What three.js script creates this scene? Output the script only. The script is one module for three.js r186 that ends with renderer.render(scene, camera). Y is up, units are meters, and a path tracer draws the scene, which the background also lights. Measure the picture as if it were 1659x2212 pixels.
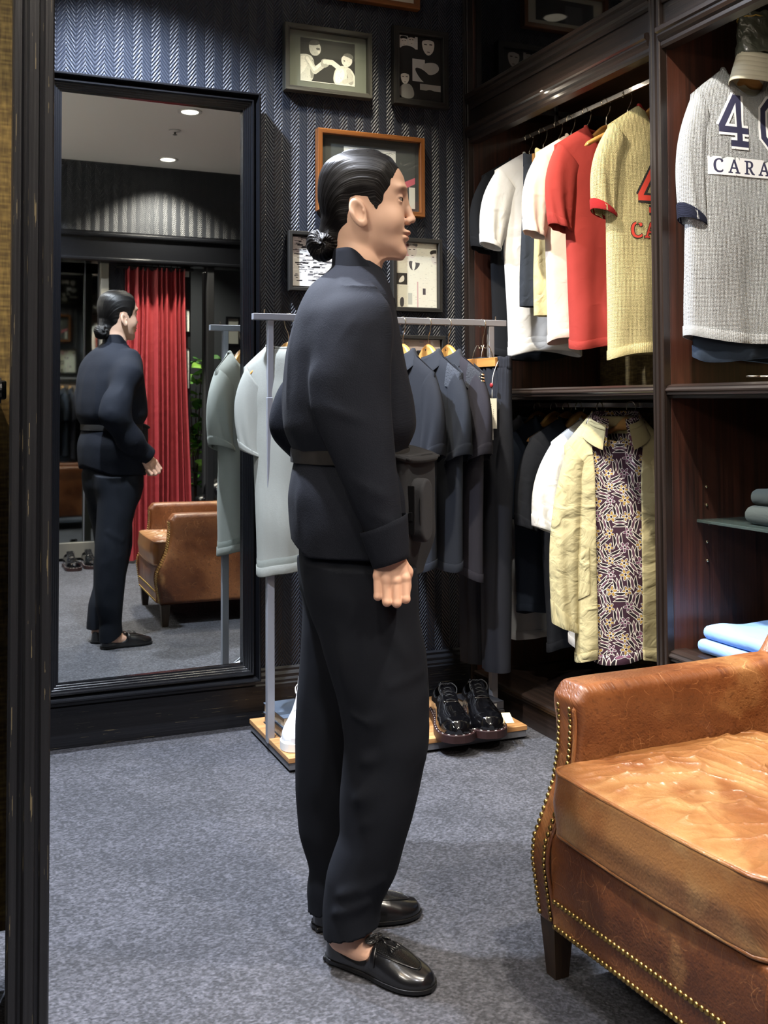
import * as THREE from 'three';
import { RoundedBoxGeometry } from 'three/addons/geometries/RoundedBoxGeometry.js';
import { mergeGeometries } from 'three/addons/utils/BufferGeometryUtils.js';

// ---------------------------------------------------------------- camera, light, exposure
const scene = new THREE.Scene();
scene.background = new THREE.Color(0x000000);
const camera = new THREE.PerspectiveCamera(51.73, 1659 / 2212, 0.05, 60);
camera.position.set(0, 1.14, 3.70);
camera.rotation.set(0.034294, -0.39776, -0.004304, 'YXZ');
camera.setViewOffset(1659, 2212, 0, 314, 1659, 2212);
const renderer = new THREE.WebGLRenderer({ antialias: true });
renderer.toneMapping = THREE.LinearToneMapping;
renderer.toneMappingExposure = 0.8;
renderer.shadowMap.enabled = true;
const CEIL = 2.85;
// recessed ceiling spots: x, z, aim x, y, z, candela, colour, half angle, softness
const LAMPS = [
  [0.50, 0.42, 0.66, 0.30, 0.85, 60, 0xe4eeff, 1.15, 0.6, 'above the standing mirror'],
  [1.36, 0.32, 1.36, 1.2, 0.24, 9, 0xfff2d8, 0.75, 0.8, 'above the framed pictures'],
  [1.43, 2.47, 1.35, 0.0, 2.30, 26, 0xfff4e4, 0.80, 0.8, 'above the leather armchair'],
  [1.60, 3.72, 1.60, 0.0, 3.74, 36, 0xfff4e4, 1.05, 0.5, 'in front of the red curtain'],
  [1.00, 1.00, 2.10, 1.10, 0.62, 34, 0xfff3df, 0.55, 0.7, 'aimed at the hanging shirts'],
  [1.10, 1.85, 2.15, 1.30, 1.50, 34, 0xfff6e8, 0.55, 0.7, 'aimed at the grey jersey'],
  [0.33, 1.42, 0.62, 0.7, 1.52, 52, 0xeef3ff, 0.80, 0.8, 'behind the standing woman'],
  [0.62, 3.55, 0.92, 0.0, 3.85, 42, 0xf3f4ff, 0.80, 0.8, 'over the open carpet'],
  [0.22, 2.62, 0.55, 0.4, 2.10, 9, 0xfff3e6, 0.85, 0.8, 'added as fill between the camera and the woman'],  // added fill spot for her face and near side
  [2.02, 4.42, 2.10, 0.3, 4.45, 22, 0xfff4e4, 0.7, 0.7, 'added to brighten the plant behind the curtain'],  // added spot, lifts the dark plant and round bag
  [-0.55, 2.75, -0.25, 1.4, 1.5, 9, 0xffe2b0, 0.6, 0.7, 'facing the left edge cabinet'],
];

// ---------------------------------------------------------------- helpers
function mulberry(a) { return () => { a |= 0; a = a + 0x6D2B79F5 | 0; let t = Math.imul(a ^ a >>> 15, 1 | a); t = t + Math.imul(t ^ t >>> 7, 61 | t) ^ t; return ((t ^ t >>> 14) >>> 0) / 4294967296; }; }
const rnd = mulberry(4021);
const V = (x, y, z) => new THREE.Vector3(x, y, z);
const lerp = (a, b, t) => a + (b - a) * t, clamp = (x, a, b) => Math.min(b, Math.max(a, x));
const sstep = (a, b, x) => { const t = clamp((x - a) / (b - a), 0, 1); return t * t * (3 - 2 * t); };
const gauss = (x, s) => Math.exp(-x * x / (s * s));
const hash2 = (x, y, s) => { let h = Math.imul(x | 0, 374761393) + Math.imul(y | 0, 668265263) + Math.imul(s | 0, 1442695041); h = Math.imul(h ^ h >>> 13, 1274126177); return ((h ^ h >>> 16) >>> 0) / 4294967296; };
// value noise that repeats every px, py cells
function tn(x, y, px, py, s) {
  const xi = Math.floor(x), yi = Math.floor(y), fx = x - xi, fy = y - yi, u = fx * fx * (3 - 2 * fx), v = fy * fy * (3 - 2 * fy);
  const m = (a, n) => ((a % n) + n) % n, h = (a, b) => hash2(m(a, px), m(b, py), s);
  return lerp(lerp(h(xi, yi), h(xi + 1, yi), u), lerp(h(xi, yi + 1), h(xi + 1, yi + 1), u), v);
}
const fbm = (u, v, fx, fy, s, o = 4) => { let a = 0, w = 0.5, t = 0; for (let i = 0; i < o; i++) { a += w * tn(u * fx, v * fy, fx, fy, s + i); t += w; fx *= 2; fy *= 2; w *= 0.5; } return a / t; };
const n3 = (x, y, z) => { // cheap smooth 3d noise -1..1
  const xi = Math.floor(x), yi = Math.floor(y), zi = Math.floor(z), fx = x - xi, fy = y - yi, fz = z - zi;
  const u = fx * fx * (3 - 2 * fx), v = fy * fy * (3 - 2 * fy), w = fz * fz * (3 - 2 * fz), h = (a, b, c) => hash2(a, b, c * 7 + 3);
  const p = (c) => lerp(lerp(h(xi, yi, c), h(xi + 1, yi, c), u), lerp(h(xi, yi + 1, c), h(xi + 1, yi + 1, c), u), v);
  return lerp(p(zi), p(zi + 1), w) * 2 - 1;
};
function tex(w, h, fn, srgb, mx = 1, my = 1) { // mx, my: metres covered, so that uv in metres keep their size
  const d = new Uint8Array(w * h * 4);
  for (let j = 0; j < h; j++) for (let i = 0; i < w; i++) { const c = fn(i / w, j / h), o = (j * w + i) * 4; for (let k = 0; k < 3; k++) d[o + k] = clamp(c.length ? c[k] : c, 0, 1) * 255; d[o + 3] = 255; }
  const t = new THREE.DataTexture(d, w, h); t.wrapS = t.wrapT = THREE.RepeatWrapping; t.magFilter = THREE.LinearFilter; t.minFilter = THREE.LinearMipmapLinearFilter; t.generateMipmaps = true;
  if (srgb) t.colorSpace = THREE.SRGBColorSpace; t.repeat.set(1 / mx, 1 / my); t.needsUpdate = true; return t;
}
const mix3 = (a, b, t) => [lerp(a[0], b[0], t), lerp(a[1], b[1], t), lerp(a[2], b[2], t)];
const hex = (h) => [(h >> 16 & 255) / 255, (h >> 8 & 255) / 255, (h & 255) / 255];
const std = (o) => new THREE.MeshStandardMaterial(o), phys = (o) => new THREE.MeshPhysicalMaterial(o);
function canvasTex(w, h, draw) {
  const c = document.createElement('canvas'); c.width = w; c.height = h; draw(c.getContext('2d'), w, h);
  const t = new THREE.CanvasTexture(c); t.colorSpace = THREE.SRGBColorSpace; return t;
}

const taken = {};
const numbered = (n) => { const k = taken[n] = (taken[n] ?? -1) + 1; return k ? `${n}_${String(k).padStart(3, '0')}` : n; };
function tag(o, label, category, group, kind) { if (label) o.userData.label = label; if (category) o.userData.category = category; if (group) o.userData.group = group; if (kind) o.userData.kind = kind; return o; }
function thing(name, label, category, [x, y, z] = [0, 0, 0], turn = 0, group) {
  const o = new THREE.Group(); o.name = numbered(name); scene.add(o); o.position.set(x, y, z); o.rotation.y = turn; return tag(o, label, category, group);
}
function part(parent, name, geo, mat, label) {
  const m = new THREE.Mesh(Array.isArray(geo) ? merge(geo) : geo, mat); m.castShadow = m.receiveShadow = true; m.name = parent === scene ? numbered(name) : name;
  if (label) m.userData.label = label; parent.add(m); return m;
}
const struct = (name, geo, mat) => tag(part(scene, name, geo, mat), null, null, null, 'structure');
function merge(list) { return mergeGeometries(list.map((g) => { g = g.index ? g.toNonIndexed() : g; for (const k of Object.keys(g.attributes)) if (!['position', 'normal', 'uv'].includes(k)) g.deleteAttribute(k); if (!g.attributes.uv) g.setAttribute('uv', new THREE.BufferAttribute(new Float32Array(g.attributes.position.count * 2), 2)); return g; })); }
// box-projected uv in metres; turn swaps the axes so that grain runs along x
function boxUV(g, along = 'y', ox = 0) {
  if (g.index) g = g.toNonIndexed(); const p = g.attributes.position, n = g.attributes.normal, uv = new Float32Array(p.count * 2);
  for (let i = 0; i < p.count; i++) {
    const P = { x: p.getX(i), y: p.getY(i), z: p.getZ(i) }, ax = Math.abs(n.getX(i)), ay = Math.abs(n.getY(i)), az = Math.abs(n.getZ(i));
    const f = ax > ay && ax > az ? 'x' : ay > az ? 'y' : 'z', o = ['x', 'y', 'z'].filter((k) => k !== f);
    const v = o.includes(along) ? along : o[1], u = o.find((k) => k !== v); uv[i * 2] = P[u] + ox; uv[i * 2 + 1] = P[v] + ox * 1.7;
  }
  g.setAttribute('uv', new THREE.BufferAttribute(uv, 2)); return g;
}
function bx(x0, x1, y0, y1, z0, z1, r = 0.003, along = 'y') {
  const w = x1 - x0, h = y1 - y0, d = z1 - z0; r = Math.min(r, w / 2.2, h / 2.2, d / 2.2);
  const g = r > 0.0004 ? new RoundedBoxGeometry(w, h, d, 2, r) : new THREE.BoxGeometry(w, h, d); g.translate((x0 + x1) / 2, (y0 + y1) / 2, (z0 + z1) / 2); return boxUV(g, along, x0 * 1.3 + z0);
}
// straight moulding: profile [u, v] list (closed), pushed from A to B; u goes along `out`, v along `up`
function moulding(profile, A, B, out, up) {
  const pos = [], uv = [], n = profile.length, L = A.distanceTo(B), P = (q, e) => e.clone().addScaledVector(out, q[0]).addScaledVector(up, q[1]); let s = 0;
  const tri = (...v) => v.forEach(([p, a, b]) => { pos.push(p.x, p.y, p.z); uv.push(a, b); });
  for (let i = 0; i < n; i++) {
    const a = profile[i], b = profile[(i + 1) % n], l = Math.hypot(b[0] - a[0], b[1] - a[1]), a0 = [P(a, A), s, 0], b0 = [P(b, A), s + l, 0], a1 = [P(a, B), s, L], b1 = [P(b, B), s + l, L];
    tri(a0, b0, b1, a0, b1, a1); s += l;
  }
  const c = profile.reduce((q, p) => [q[0] + p[0] / n, q[1] + p[1] / n], [0, 0]);
  for (let i = 0; i < n; i++) { const a = profile[i], b = profile[(i + 1) % n]; tri([P(c, A), 0, 0], [P(b, A), 0, 0], [P(a, A), 0, 0], [P(c, B), 0, 0], [P(a, B), 0, 0], [P(b, B), 0, 0]); }
  const g = new THREE.BufferGeometry(); g.setAttribute('position', new THREE.Float32BufferAttribute(pos, 3)); g.setAttribute('uv', new THREE.Float32BufferAttribute(uv, 2)); g.computeVertexNormals(); return g;
}
// mitred frame in the xy plane; profile [inset, depth] from the outer back edge round to the inner back edge
function frameSides(w, h, profile) {
  const out = [], C = [[-1, -1], [1, -1], [1, 1], [-1, 1]];
  for (let k = 0; k < 4; k++) {
    const a = C[k], b = C[(k + 1) % 4], pos = [], uv = [], L = k % 2 ? h : w; let s = 0;
    const P = (c, q) => [c[0] * (w / 2 - q[0]), c[1] * (h / 2 - q[0]), q[1]];
    for (let i = 0; i < profile.length; i++) {
      const p = profile[i], q = profile[(i + 1) % profile.length], l = Math.hypot(p[0] - q[0], p[1] - q[1]);
      const v = [[P(a, p), s, 0], [P(b, p), s, L], [P(b, q), s + l, L], [P(a, q), s + l, 0]];
      for (const t of [0, 1, 2, 0, 2, 3]) { pos.push(...v[t][0]); uv.push(v[t][1], v[t][2]); } s += l;
    }
    const g = new THREE.BufferGeometry(); g.setAttribute('position', new THREE.Float32BufferAttribute(pos, 3)); g.setAttribute('uv', new THREE.Float32BufferAttribute(uv, 2)); g.computeVertexNormals(); out.push(g);
  }
  return out;
}
// grid surface fn(u, v) -> [x, y, z]; closed in u or not; given thickness th it becomes a solid sheet
function sheet(fn, nu, nv, { closed = true, th = 0, us = 1, vs = 1, flip = false } = {}) {
  const cu = closed ? nu : nu + 1, P = [], pos = [], uv = [], idx = [];
  for (let j = 0; j <= nv; j++) for (let i = 0; i < nu + 1; i++) { const p = fn(closed && i === nu ? 0 : i / nu, j / nv); P.push(V(p[0], p[1], p[2])); }
  const at = (i, j) => P[clamp(j, 0, nv) * (nu + 1) + (closed ? ((i % nu) + nu) % nu : clamp(i, 0, nu))], N = [];
  for (let j = 0; j <= nv; j++) for (let i = 0; i <= nu; i++) {
    const du = at(i + 1, j).clone().sub(at(i - 1, j)), dv = at(i, j + 1).clone().sub(at(i, j - 1)); const n = du.cross(dv); if (n.lengthSq() < 1e-16) n.set(0, 1, 0); n.normalize(); if (flip) n.negate(); N.push(n);
  }
  const layer = (o) => { const b = pos.length / 3; for (let j = 0; j <= nv; j++) for (let i = 0; i <= nu; i++) { const k = j * (nu + 1) + i, p = P[k], n = N[k]; pos.push(p.x + n.x * o, p.y + n.y * o, p.z + n.z * o); uv.push(i / nu * us, j / nv * vs); } return b; };
  const quad = (a, b, c, d, f) => f ? idx.push(a, c, b, a, d, c) : idx.push(a, b, c, a, c, d);
  const faces = (b, f) => { for (let j = 0; j < nv; j++) for (let i = 0; i < nu; i++) { const k = b + j * (nu + 1) + i; quad(k, k + 1, k + nu + 2, k + nu + 1, f); } };
  const b0 = layer(0); faces(b0, flip);
  if (th) {
    const b1 = layer(-th); faces(b1, !flip); const st = nu + 1;
    for (let i = 0; i < nu; i++) { quad(b0 + i, b1 + i, b1 + i + 1, b0 + i + 1, flip); const k = nv * st + i; quad(b0 + k, b0 + k + 1, b1 + k + 1, b1 + k, flip); }
    if (!closed) for (let j = 0; j < nv; j++) { const k = j * st; quad(b0 + k, b0 + k + st, b1 + k + st, b1 + k, flip); const e = k + nu; quad(b0 + e, b1 + e, b1 + e + st, b0 + e + st, flip); }
  }
  const g = new THREE.BufferGeometry(); g.setAttribute('position', new THREE.Float32BufferAttribute(pos, 3)); g.setAttribute('uv', new THREE.Float32BufferAttribute(uv, 2)); g.setIndex(idx); g.computeVertexNormals();
  if (closed) { const nn = g.attributes.normal; for (let b of th ? [0, (nv + 1) * (nu + 1)] : [0]) for (let j = 0; j <= nv; j++) { const k = b + j * (nu + 1), e = k + nu, x = V(nn.getX(k) + nn.getX(e), nn.getY(k) + nn.getY(e), nn.getZ(k) + nn.getZ(e)).normalize(); nn.setXYZ(k, x.x, x.y, x.z); nn.setXYZ(e, x.x, x.y, x.z); } }
  return g;
}
// round tube through points with a radius at each
function tube(pts, rad, seg = 8, n = 0, capped = true) {
  const c = new THREE.CatmullRomCurve3(pts.map((p) => p.isVector3 ? p : V(...p)), false, 'centripetal'); n = n || pts.length * 5; const fr = c.computeFrenetFrames(n, false);
  const R = (t) => { if (typeof rad === 'number') return rad; const k = t * (rad.length - 1), i = Math.min(Math.floor(k), rad.length - 2); return lerp(rad[i], rad[i + 1], k - i); };
  return sheet((u, v) => { const i = Math.round(v * n), p = c.getPoint(v), e = capped && (i === 0 || i === n) ? 1e-5 : R(v), a = u * Math.PI * 2; return [p.x + (fr.normals[i].x * Math.cos(a) + fr.binormals[i].x * Math.sin(a)) * e, p.y + (fr.normals[i].y * Math.cos(a) + fr.binormals[i].y * Math.sin(a)) * e, p.z + (fr.normals[i].z * Math.cos(a) + fr.binormals[i].z * Math.sin(a)) * e]; }, seg, n, { us: 0.1, vs: c.getLength() });
}
function lathe(pts, seg = 24) { return new THREE.LatheGeometry(pts.map((p) => new THREE.Vector2(p[0], p[1])), seg); }
// surface nets of f < 0
function net(f, lo, hi, h, uvf) {
  const nx = Math.ceil((hi[0] - lo[0]) / h) + 1, ny = Math.ceil((hi[1] - lo[1]) / h) + 1, nz = Math.ceil((hi[2] - lo[2]) / h) + 1, S = new Float32Array(nx * ny * nz), id = new Int32Array(nx * ny * nz).fill(-1);
  for (let k = 0, o = 0; k < nz; k++) for (let j = 0; j < ny; j++) for (let i = 0; i < nx; i++, o++) S[o] = f(lo[0] + i * h, lo[1] + j * h, lo[2] + k * h);
  const pos = [], nor = [], uv = [], idx = [], st = [1, nx, nx * ny], e = h * 0.6;
  for (let k = 0; k < nz - 1; k++) for (let j = 0; j < ny - 1; j++) for (let i = 0; i < nx - 1; i++) {
    const o = i + j * nx + k * nx * ny; let m = 0, c = 0, sx = 0, sy = 0, sz = 0; const v = [];
    for (let q = 0; q < 8; q++) { const a = S[o + (q & 1) + (q >> 1 & 1) * nx + (q >> 2) * nx * ny]; v.push(a); if (a < 0) m |= 1 << q; }
    if (m === 0 || m === 255) continue;
    for (let q = 0; q < 8; q++) for (let d = 1; d < 8; d <<= 1) { const r = q | d; if (r === q || (m >> q & 1) === (m >> r & 1)) continue; const t = v[q] / (v[q] - v[r]); sx += (q & 1) + (d === 1 ? t : 0); sy += (q >> 1 & 1) + (d === 2 ? t : 0); sz += (q >> 2) + (d === 4 ? t : 0); c++; }
    let x = lo[0] + (i + sx / c) * h, y = lo[1] + (j + sy / c) * h, z = lo[2] + (k + sz / c) * h;
    let gx = f(x + e, y, z) - f(x - e, y, z), gy = f(x, y + e, z) - f(x, y - e, z), gz = f(x, y, z + e) - f(x, y, z - e); const l = Math.hypot(gx, gy, gz) || 1;
    id[o] = pos.length / 3; pos.push(x, y, z); nor.push(gx / l, gy / l, gz / l); const w = uvf ? uvf(x, y, z) : [x + z * 0.6, y + z * 0.15]; uv.push(w[0], w[1]);
  }
  for (let k = 1; k < nz - 1; k++) for (let j = 1; j < ny - 1; j++) for (let i = 1; i < nx - 1; i++) {
    const o = i + j * nx + k * nx * ny, a = S[o] < 0;
    for (let d = 0; d < 3; d++) { if (a === (S[o + st[d]] < 0)) continue; const u = st[(d + 1) % 3], w = st[(d + 2) % 3], q = [id[o], id[o - u], id[o - u - w], id[o - w]]; if (q.some((t) => t < 0)) continue; if (a) idx.push(q[0], q[1], q[2], q[0], q[2], q[3]); else idx.push(q[0], q[2], q[1], q[0], q[3], q[2]); }
  }
  const g = new THREE.BufferGeometry(); g.setAttribute('position', new THREE.Float32BufferAttribute(pos, 3)); g.setAttribute('normal', new THREE.Float32BufferAttribute(nor, 3)); g.setAttribute('uv', new THREE.Float32BufferAttribute(uv, 2)); g.setIndex(idx); return g;
}
const smin = (a, b, k) => { const h = clamp(0.5 + 0.5 * (b - a) / k, 0, 1); return lerp(b, a, h) - k * h * (1 - h); };
const smax = (a, b, k) => -smin(-a, -b, k);
const ell = (x, y, z, a, b, c) => { const k = Math.hypot(x / a, y / b, z / c); return (k - 1) * Math.min(a, b, c) * (k > 1 ? 1 : 1); };
// distance to a tapered capsule
function cap(x, y, z, A, B) { const dx = B[0] - A[0], dy = B[1] - A[1], dz = B[2] - A[2], t = clamp(((x - A[0]) * dx + (y - A[1]) * dy + (z - A[2]) * dz) / (dx * dx + dy * dy + dz * dz), 0, 1); return Math.hypot(x - A[0] - dx * t, y - A[1] - dy * t, z - A[2] - dz * t) - lerp(A[3], B[3], t); }
function chain(x, y, z, L, k = 0.02) { let d = 9; for (let i = 0; i < L.length - 1; i++) { const e = cap(x, y, z, L[i], L[i + 1]); d = d > 8 ? e : smin(d, e, k); } return d; }
// stacked rings: rows [y, cx, a, cz, b, n]; returns a field
function rings(rows, blur = 3) {
  rows = rows.slice().sort((p, q) => p[0] - q[0]); const y0 = rows[0][0], y1 = rows[rows.length - 1][0], N = 160; let T = [];
  for (let i = 0; i <= N; i++) { const y = lerp(y0, y1, i / N); let k = 0; while (k < rows.length - 2 && rows[k + 1][0] < y) k++; const t = clamp((y - rows[k][0]) / (rows[k + 1][0] - rows[k][0]), 0, 1); T.push([1, 2, 3, 4, 5].map((c) => lerp(rows[k][c] ?? 2, rows[k + 1][c] ?? 2, t))); }
  for (let b = 0; b < blur; b++) T = T.map((r, i) => r.map((v, c) => { let s = 0, w = 0; for (let d = -3; d <= 3; d++) { const q = T[i + d]; if (q) { s += q[c]; w++; } } return s / w; }));
  return (x, y, z) => { const t = clamp((y - y0) / (y1 - y0), 0, 1) * N, i = Math.min(Math.floor(t), N - 1), f = t - i, A = T[i], B = T[i + 1], cx = lerp(A[0], B[0], f), a = lerp(A[1], B[1], f), cz = lerp(A[2], B[2], f), b = lerp(A[3], B[3], f), n = lerp(A[4], B[4], f);
    const r = Math.pow(Math.pow(Math.abs((x - cx) / a), n) + Math.pow(Math.abs((z - cz) / b), n), 1 / n); return Math.max((r - 1) * Math.min(a, b), y0 - y, y - y1); };
}
// soft ridge along a segment, for folds in cloth
const ridge = (x, y, z, A, B, w, h) => { const dx = B[0] - A[0], dy = B[1] - A[1], dz = B[2] - A[2], t = clamp(((x - A[0]) * dx + (y - A[1]) * dy + (z - A[2]) * dz) / (dx * dx + dy * dy + dz * dz), 0, 1), d = Math.hypot(x - A[0] - dx * t, y - A[1] - dy * t, z - A[2] - dz * t); return d < w * 2.5 ? h * gauss(d, w) * Math.pow(Math.sin(Math.PI * t), .7) : 0; };
// ---------------------------------------------------------------- materials
const carpetC = tex(1024, 1024, (u, v) => { const n = fbm(u, v, 230, 260, 3, 2), m = fbm(u, v, 7, 9, 11, 4), s = fbm(u, v, 90, 100, 31, 2); return mix3(hex(0x303135), hex(0x606067), clamp(0.36 + (n - 0.5) * 1.25 + (m - 0.5) * 0.45 + (s - 0.5) * 0.35, 0, 1)); }, true, 1.3, 1.3);
const carpetB = tex(1024, 1024, (u, v) => fbm(u, v, 250, 250, 5, 2) * 0.8 + fbm(u, v, 40, 46, 8, 2) * 0.2, false, 1.3, 1.3);
const herrB = (() => { const cw = 0.032, pit = 0.01509; return tex(1024, 1024, (u, v) => { // embossed herringbone vinyl, 8 full zigzags across
  const x = u * 0.512, y = v * 0.513, c = Math.floor(x / cw), fx = x / cw - c, s = c % 2 ? -1 : 1, t = (y + s * (fx - 0.5) * cw * 1.35) / pit, f = t - Math.floor(t);
  const ridgeH = Math.pow(Math.sin(Math.PI * f), 0.8), edge = 0.45 + 0.55 * sstep(0, 0.06, fx) * sstep(0, 0.06, 1 - fx), thr = 0.5 + 0.5 * Math.sin((fx * cw * 1.0 + y * 0.6 * s) / 0.0042 * Math.PI * 2);
  return clamp(ridgeH * edge * 0.82 + 0.10 * thr * edge + 0.05 * hash2(u * 1024, v * 1024, 9), 0, 1); }, false, 0.512, 0.513); })();
const woodT = (a, b, s, fx = 60, fy = 3) => tex(512, 512, (u, v) => { const n = fbm(u, v, fx, fy, s, 3), w = fbm(u, v, 6, 2, s + 9, 3); return mix3(hex(a), hex(b), clamp((n - 0.5) * 1.3 + (w - 0.5) * 0.9 + 0.5, 0, 1)); }, true, 0.4, 0.8);
const grainB = tex(512, 512, (u, v) => fbm(u, v, 120, 4, 77, 3), false, 0.4, 0.8);
const weaveB = tex(256, 256, (u, v) => { const a = Math.sin(u * 64 * 2 * Math.PI), b = Math.sin(v * 64 * 2 * Math.PI); return 0.5 + 0.25 * a * b + 0.25 * (fbm(u, v, 32, 32, 2, 2) - 0.5); }, false, 0.06, 0.06);
const knitB = tex(256, 256, (u, v) => { const c = u * 16 % 1, k = Math.abs(c - 0.5) * 2, r = v * 20 + k * 0.5; return clamp(0.25 + 0.5 * Math.sin(Math.PI * c) + 0.3 * Math.sin(r * Math.PI * 2) * Math.sin(Math.PI * c), 0, 1); }, false, 0.075, 0.075);
const wrinkB = tex(512, 512, (u, v) => { const w = fbm(u, v, 5, 7, 4, 3) * 0.3; return fbm(u + w, v + w, 7, 9, 41, 5); }, false, 0.5, 0.5);
const herrM = (r = 0.42) => std({ color: 0x2b303b, roughness: r, bumpMap: herrB, bumpScale: 0.0042 });
const leatherC = tex(1024, 1024, (u, v) => {
  let m = fbm(u, v, 4, 4, 61, 5), q = fbm(u, v, 9, 7, 88, 4), f = fbm(u, v, 90, 90, 6, 2), c = mix3(hex(0x52290f), hex(0x82502c), clamp((m - 0.5) * 2.4 + 0.5, 0, 1)); c = mix3(c, hex(0x9c7548), sstep(0.58, 0.80, q) * 0.55); return mix3(c, hex(0x3a1a0b), clamp((f - 0.62) * 1.5, 0, 0.35)); }, true, 0.75, 0.75);
// fine pale scratches over the hide
(() => { const d = leatherC.image.data, r = mulberry(77); for (let s = 0; s < 420; s++) { let x = r() * 1024, y = r() * 1024, a = r() * 6.28, n = 10 + r() * 60, k = (r() - 0.5) * 0.09, w = 0.25 + r() * 0.4; for (let i = 0; i < n; i++) { x += Math.cos(a); y += Math.sin(a); a += k + (r() - 0.5) * 0.25; const o = ((((y | 0) + 2048) % 1024) * 1024 + ((x | 0) + 2048) % 1024) * 4; d[o] = lerp(d[o], 222, w); d[o + 1] = lerp(d[o + 1], 172, w); d[o + 2] = lerp(d[o + 2], 118, w); } } leatherC.needsUpdate = true; })();
const cushC = tex(1024, 1024, (u, v) => { const w = fbm(u, v, 3, 3, 5, 3) * 0.25, m = fbm(u + w, v, 3, 5, 161, 5), q = fbm(u, v + w, 6, 6, 188, 4); const c = mix3(hex(0x6a3d1e), hex(0x8c6037), clamp((m - 0.5) * 2.2 + 0.55, 0, 1)); return mix3(c, hex(0xa88556), sstep(0.5, 0.78, q) * 0.55); }, true, 0.6, 0.6);
const leatherB = tex(512, 512, (u, v) => { const w = fbm(u, v, 6, 6, 14, 3) * 0.12; return fbm(u + w, v - w, 10, 12, 24, 4) * 0.6 + fbm(u, v, 110, 110, 19, 2) * 0.4; }, false, 0.4, 0.4);
const tanC = tex(512, 512, (u, v) => { const a = tn(u * 200, v * 26, 200, 26, 4), b = tn(u * 26, v * 130, 26, 130, 8); return mix3(hex(0x52442a), hex(0x96804f), clamp(a * 0.5 + b * 0.75 - 0.12, 0, 1)); }, true, 0.5, 0.5);
const floralC = tex(1024, 1024, (u, v) => {
  let c = hex(0x3a1c2c); const G = 5;
  for (let L = 0; L < 2; L++) for (let di = -1; di <= 1; di++) for (let dj = -1; dj <= 1; dj++) {
    const U = u * G + L * .5, W = v * G + L * .5, gi = Math.floor(U) + di, gj = Math.floor(W) + dj, m = (a) => ((a % G) + G) % G, h = (s) => hash2(m(gi), m(gj), s + L * 50), x = U - gi - .35 - .3 * h(1), y = W - gj - .35 - .3 * h(2), r = Math.hypot(x, y), a = Math.atan2(y, x) + h(3) * 6.28;
    if (L) { const R = .34 + .10 * h(4), p = R * (.72 + .28 * Math.cos(a * 5)); if (r < p) c = r < .08 ? hex(0x2a1420) : r < .115 ? hex(0xf3eee6) : r > p - .045 ? hex(0xf3eee6) : r > p - .075 ? hex(0x1d1018) : h(6) < .5 ? hex(0xb9954a) : hex(0x7c4f66); }
    else { const cs = Math.cos(h(7) * 6.28), sn = Math.sin(h(7) * 6.28), X = x * cs + y * sn, Y = -x * sn + y * cs; for (const o of [-.2, 0, .2]) { const yy = Y - o - X * X * o * 2, k = .10 * Math.sin(clamp((X + .5) / 1, 0, 1) * Math.PI), t = Math.abs(Math.abs(yy) - k); if (Math.abs(X) < .5 && t < .020) c = hex(0xe9e2d4); else if (Math.abs(X) < .5 && Math.abs(yy) < k) c = o ? hex(0x1d1018) : hex(0x5c3a4a); } }
  } return c; }, true, 0.24, 0.24);
const chipC = tex(256, 1024, (u, v) => { const s = fbm(u, v, 64, 10, 7, 2), g = fbm(u, v, 40, 3, 9, 2); let c = mix3(hex(0x131418), hex(0x212226), g); if (s > .80 && fbm(u, v, 90, 40, 17, 1) > .55) c = mix3(c, hex(0x8d7f5e), .7); return c; }, true, 0.16, 0.9);
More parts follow.
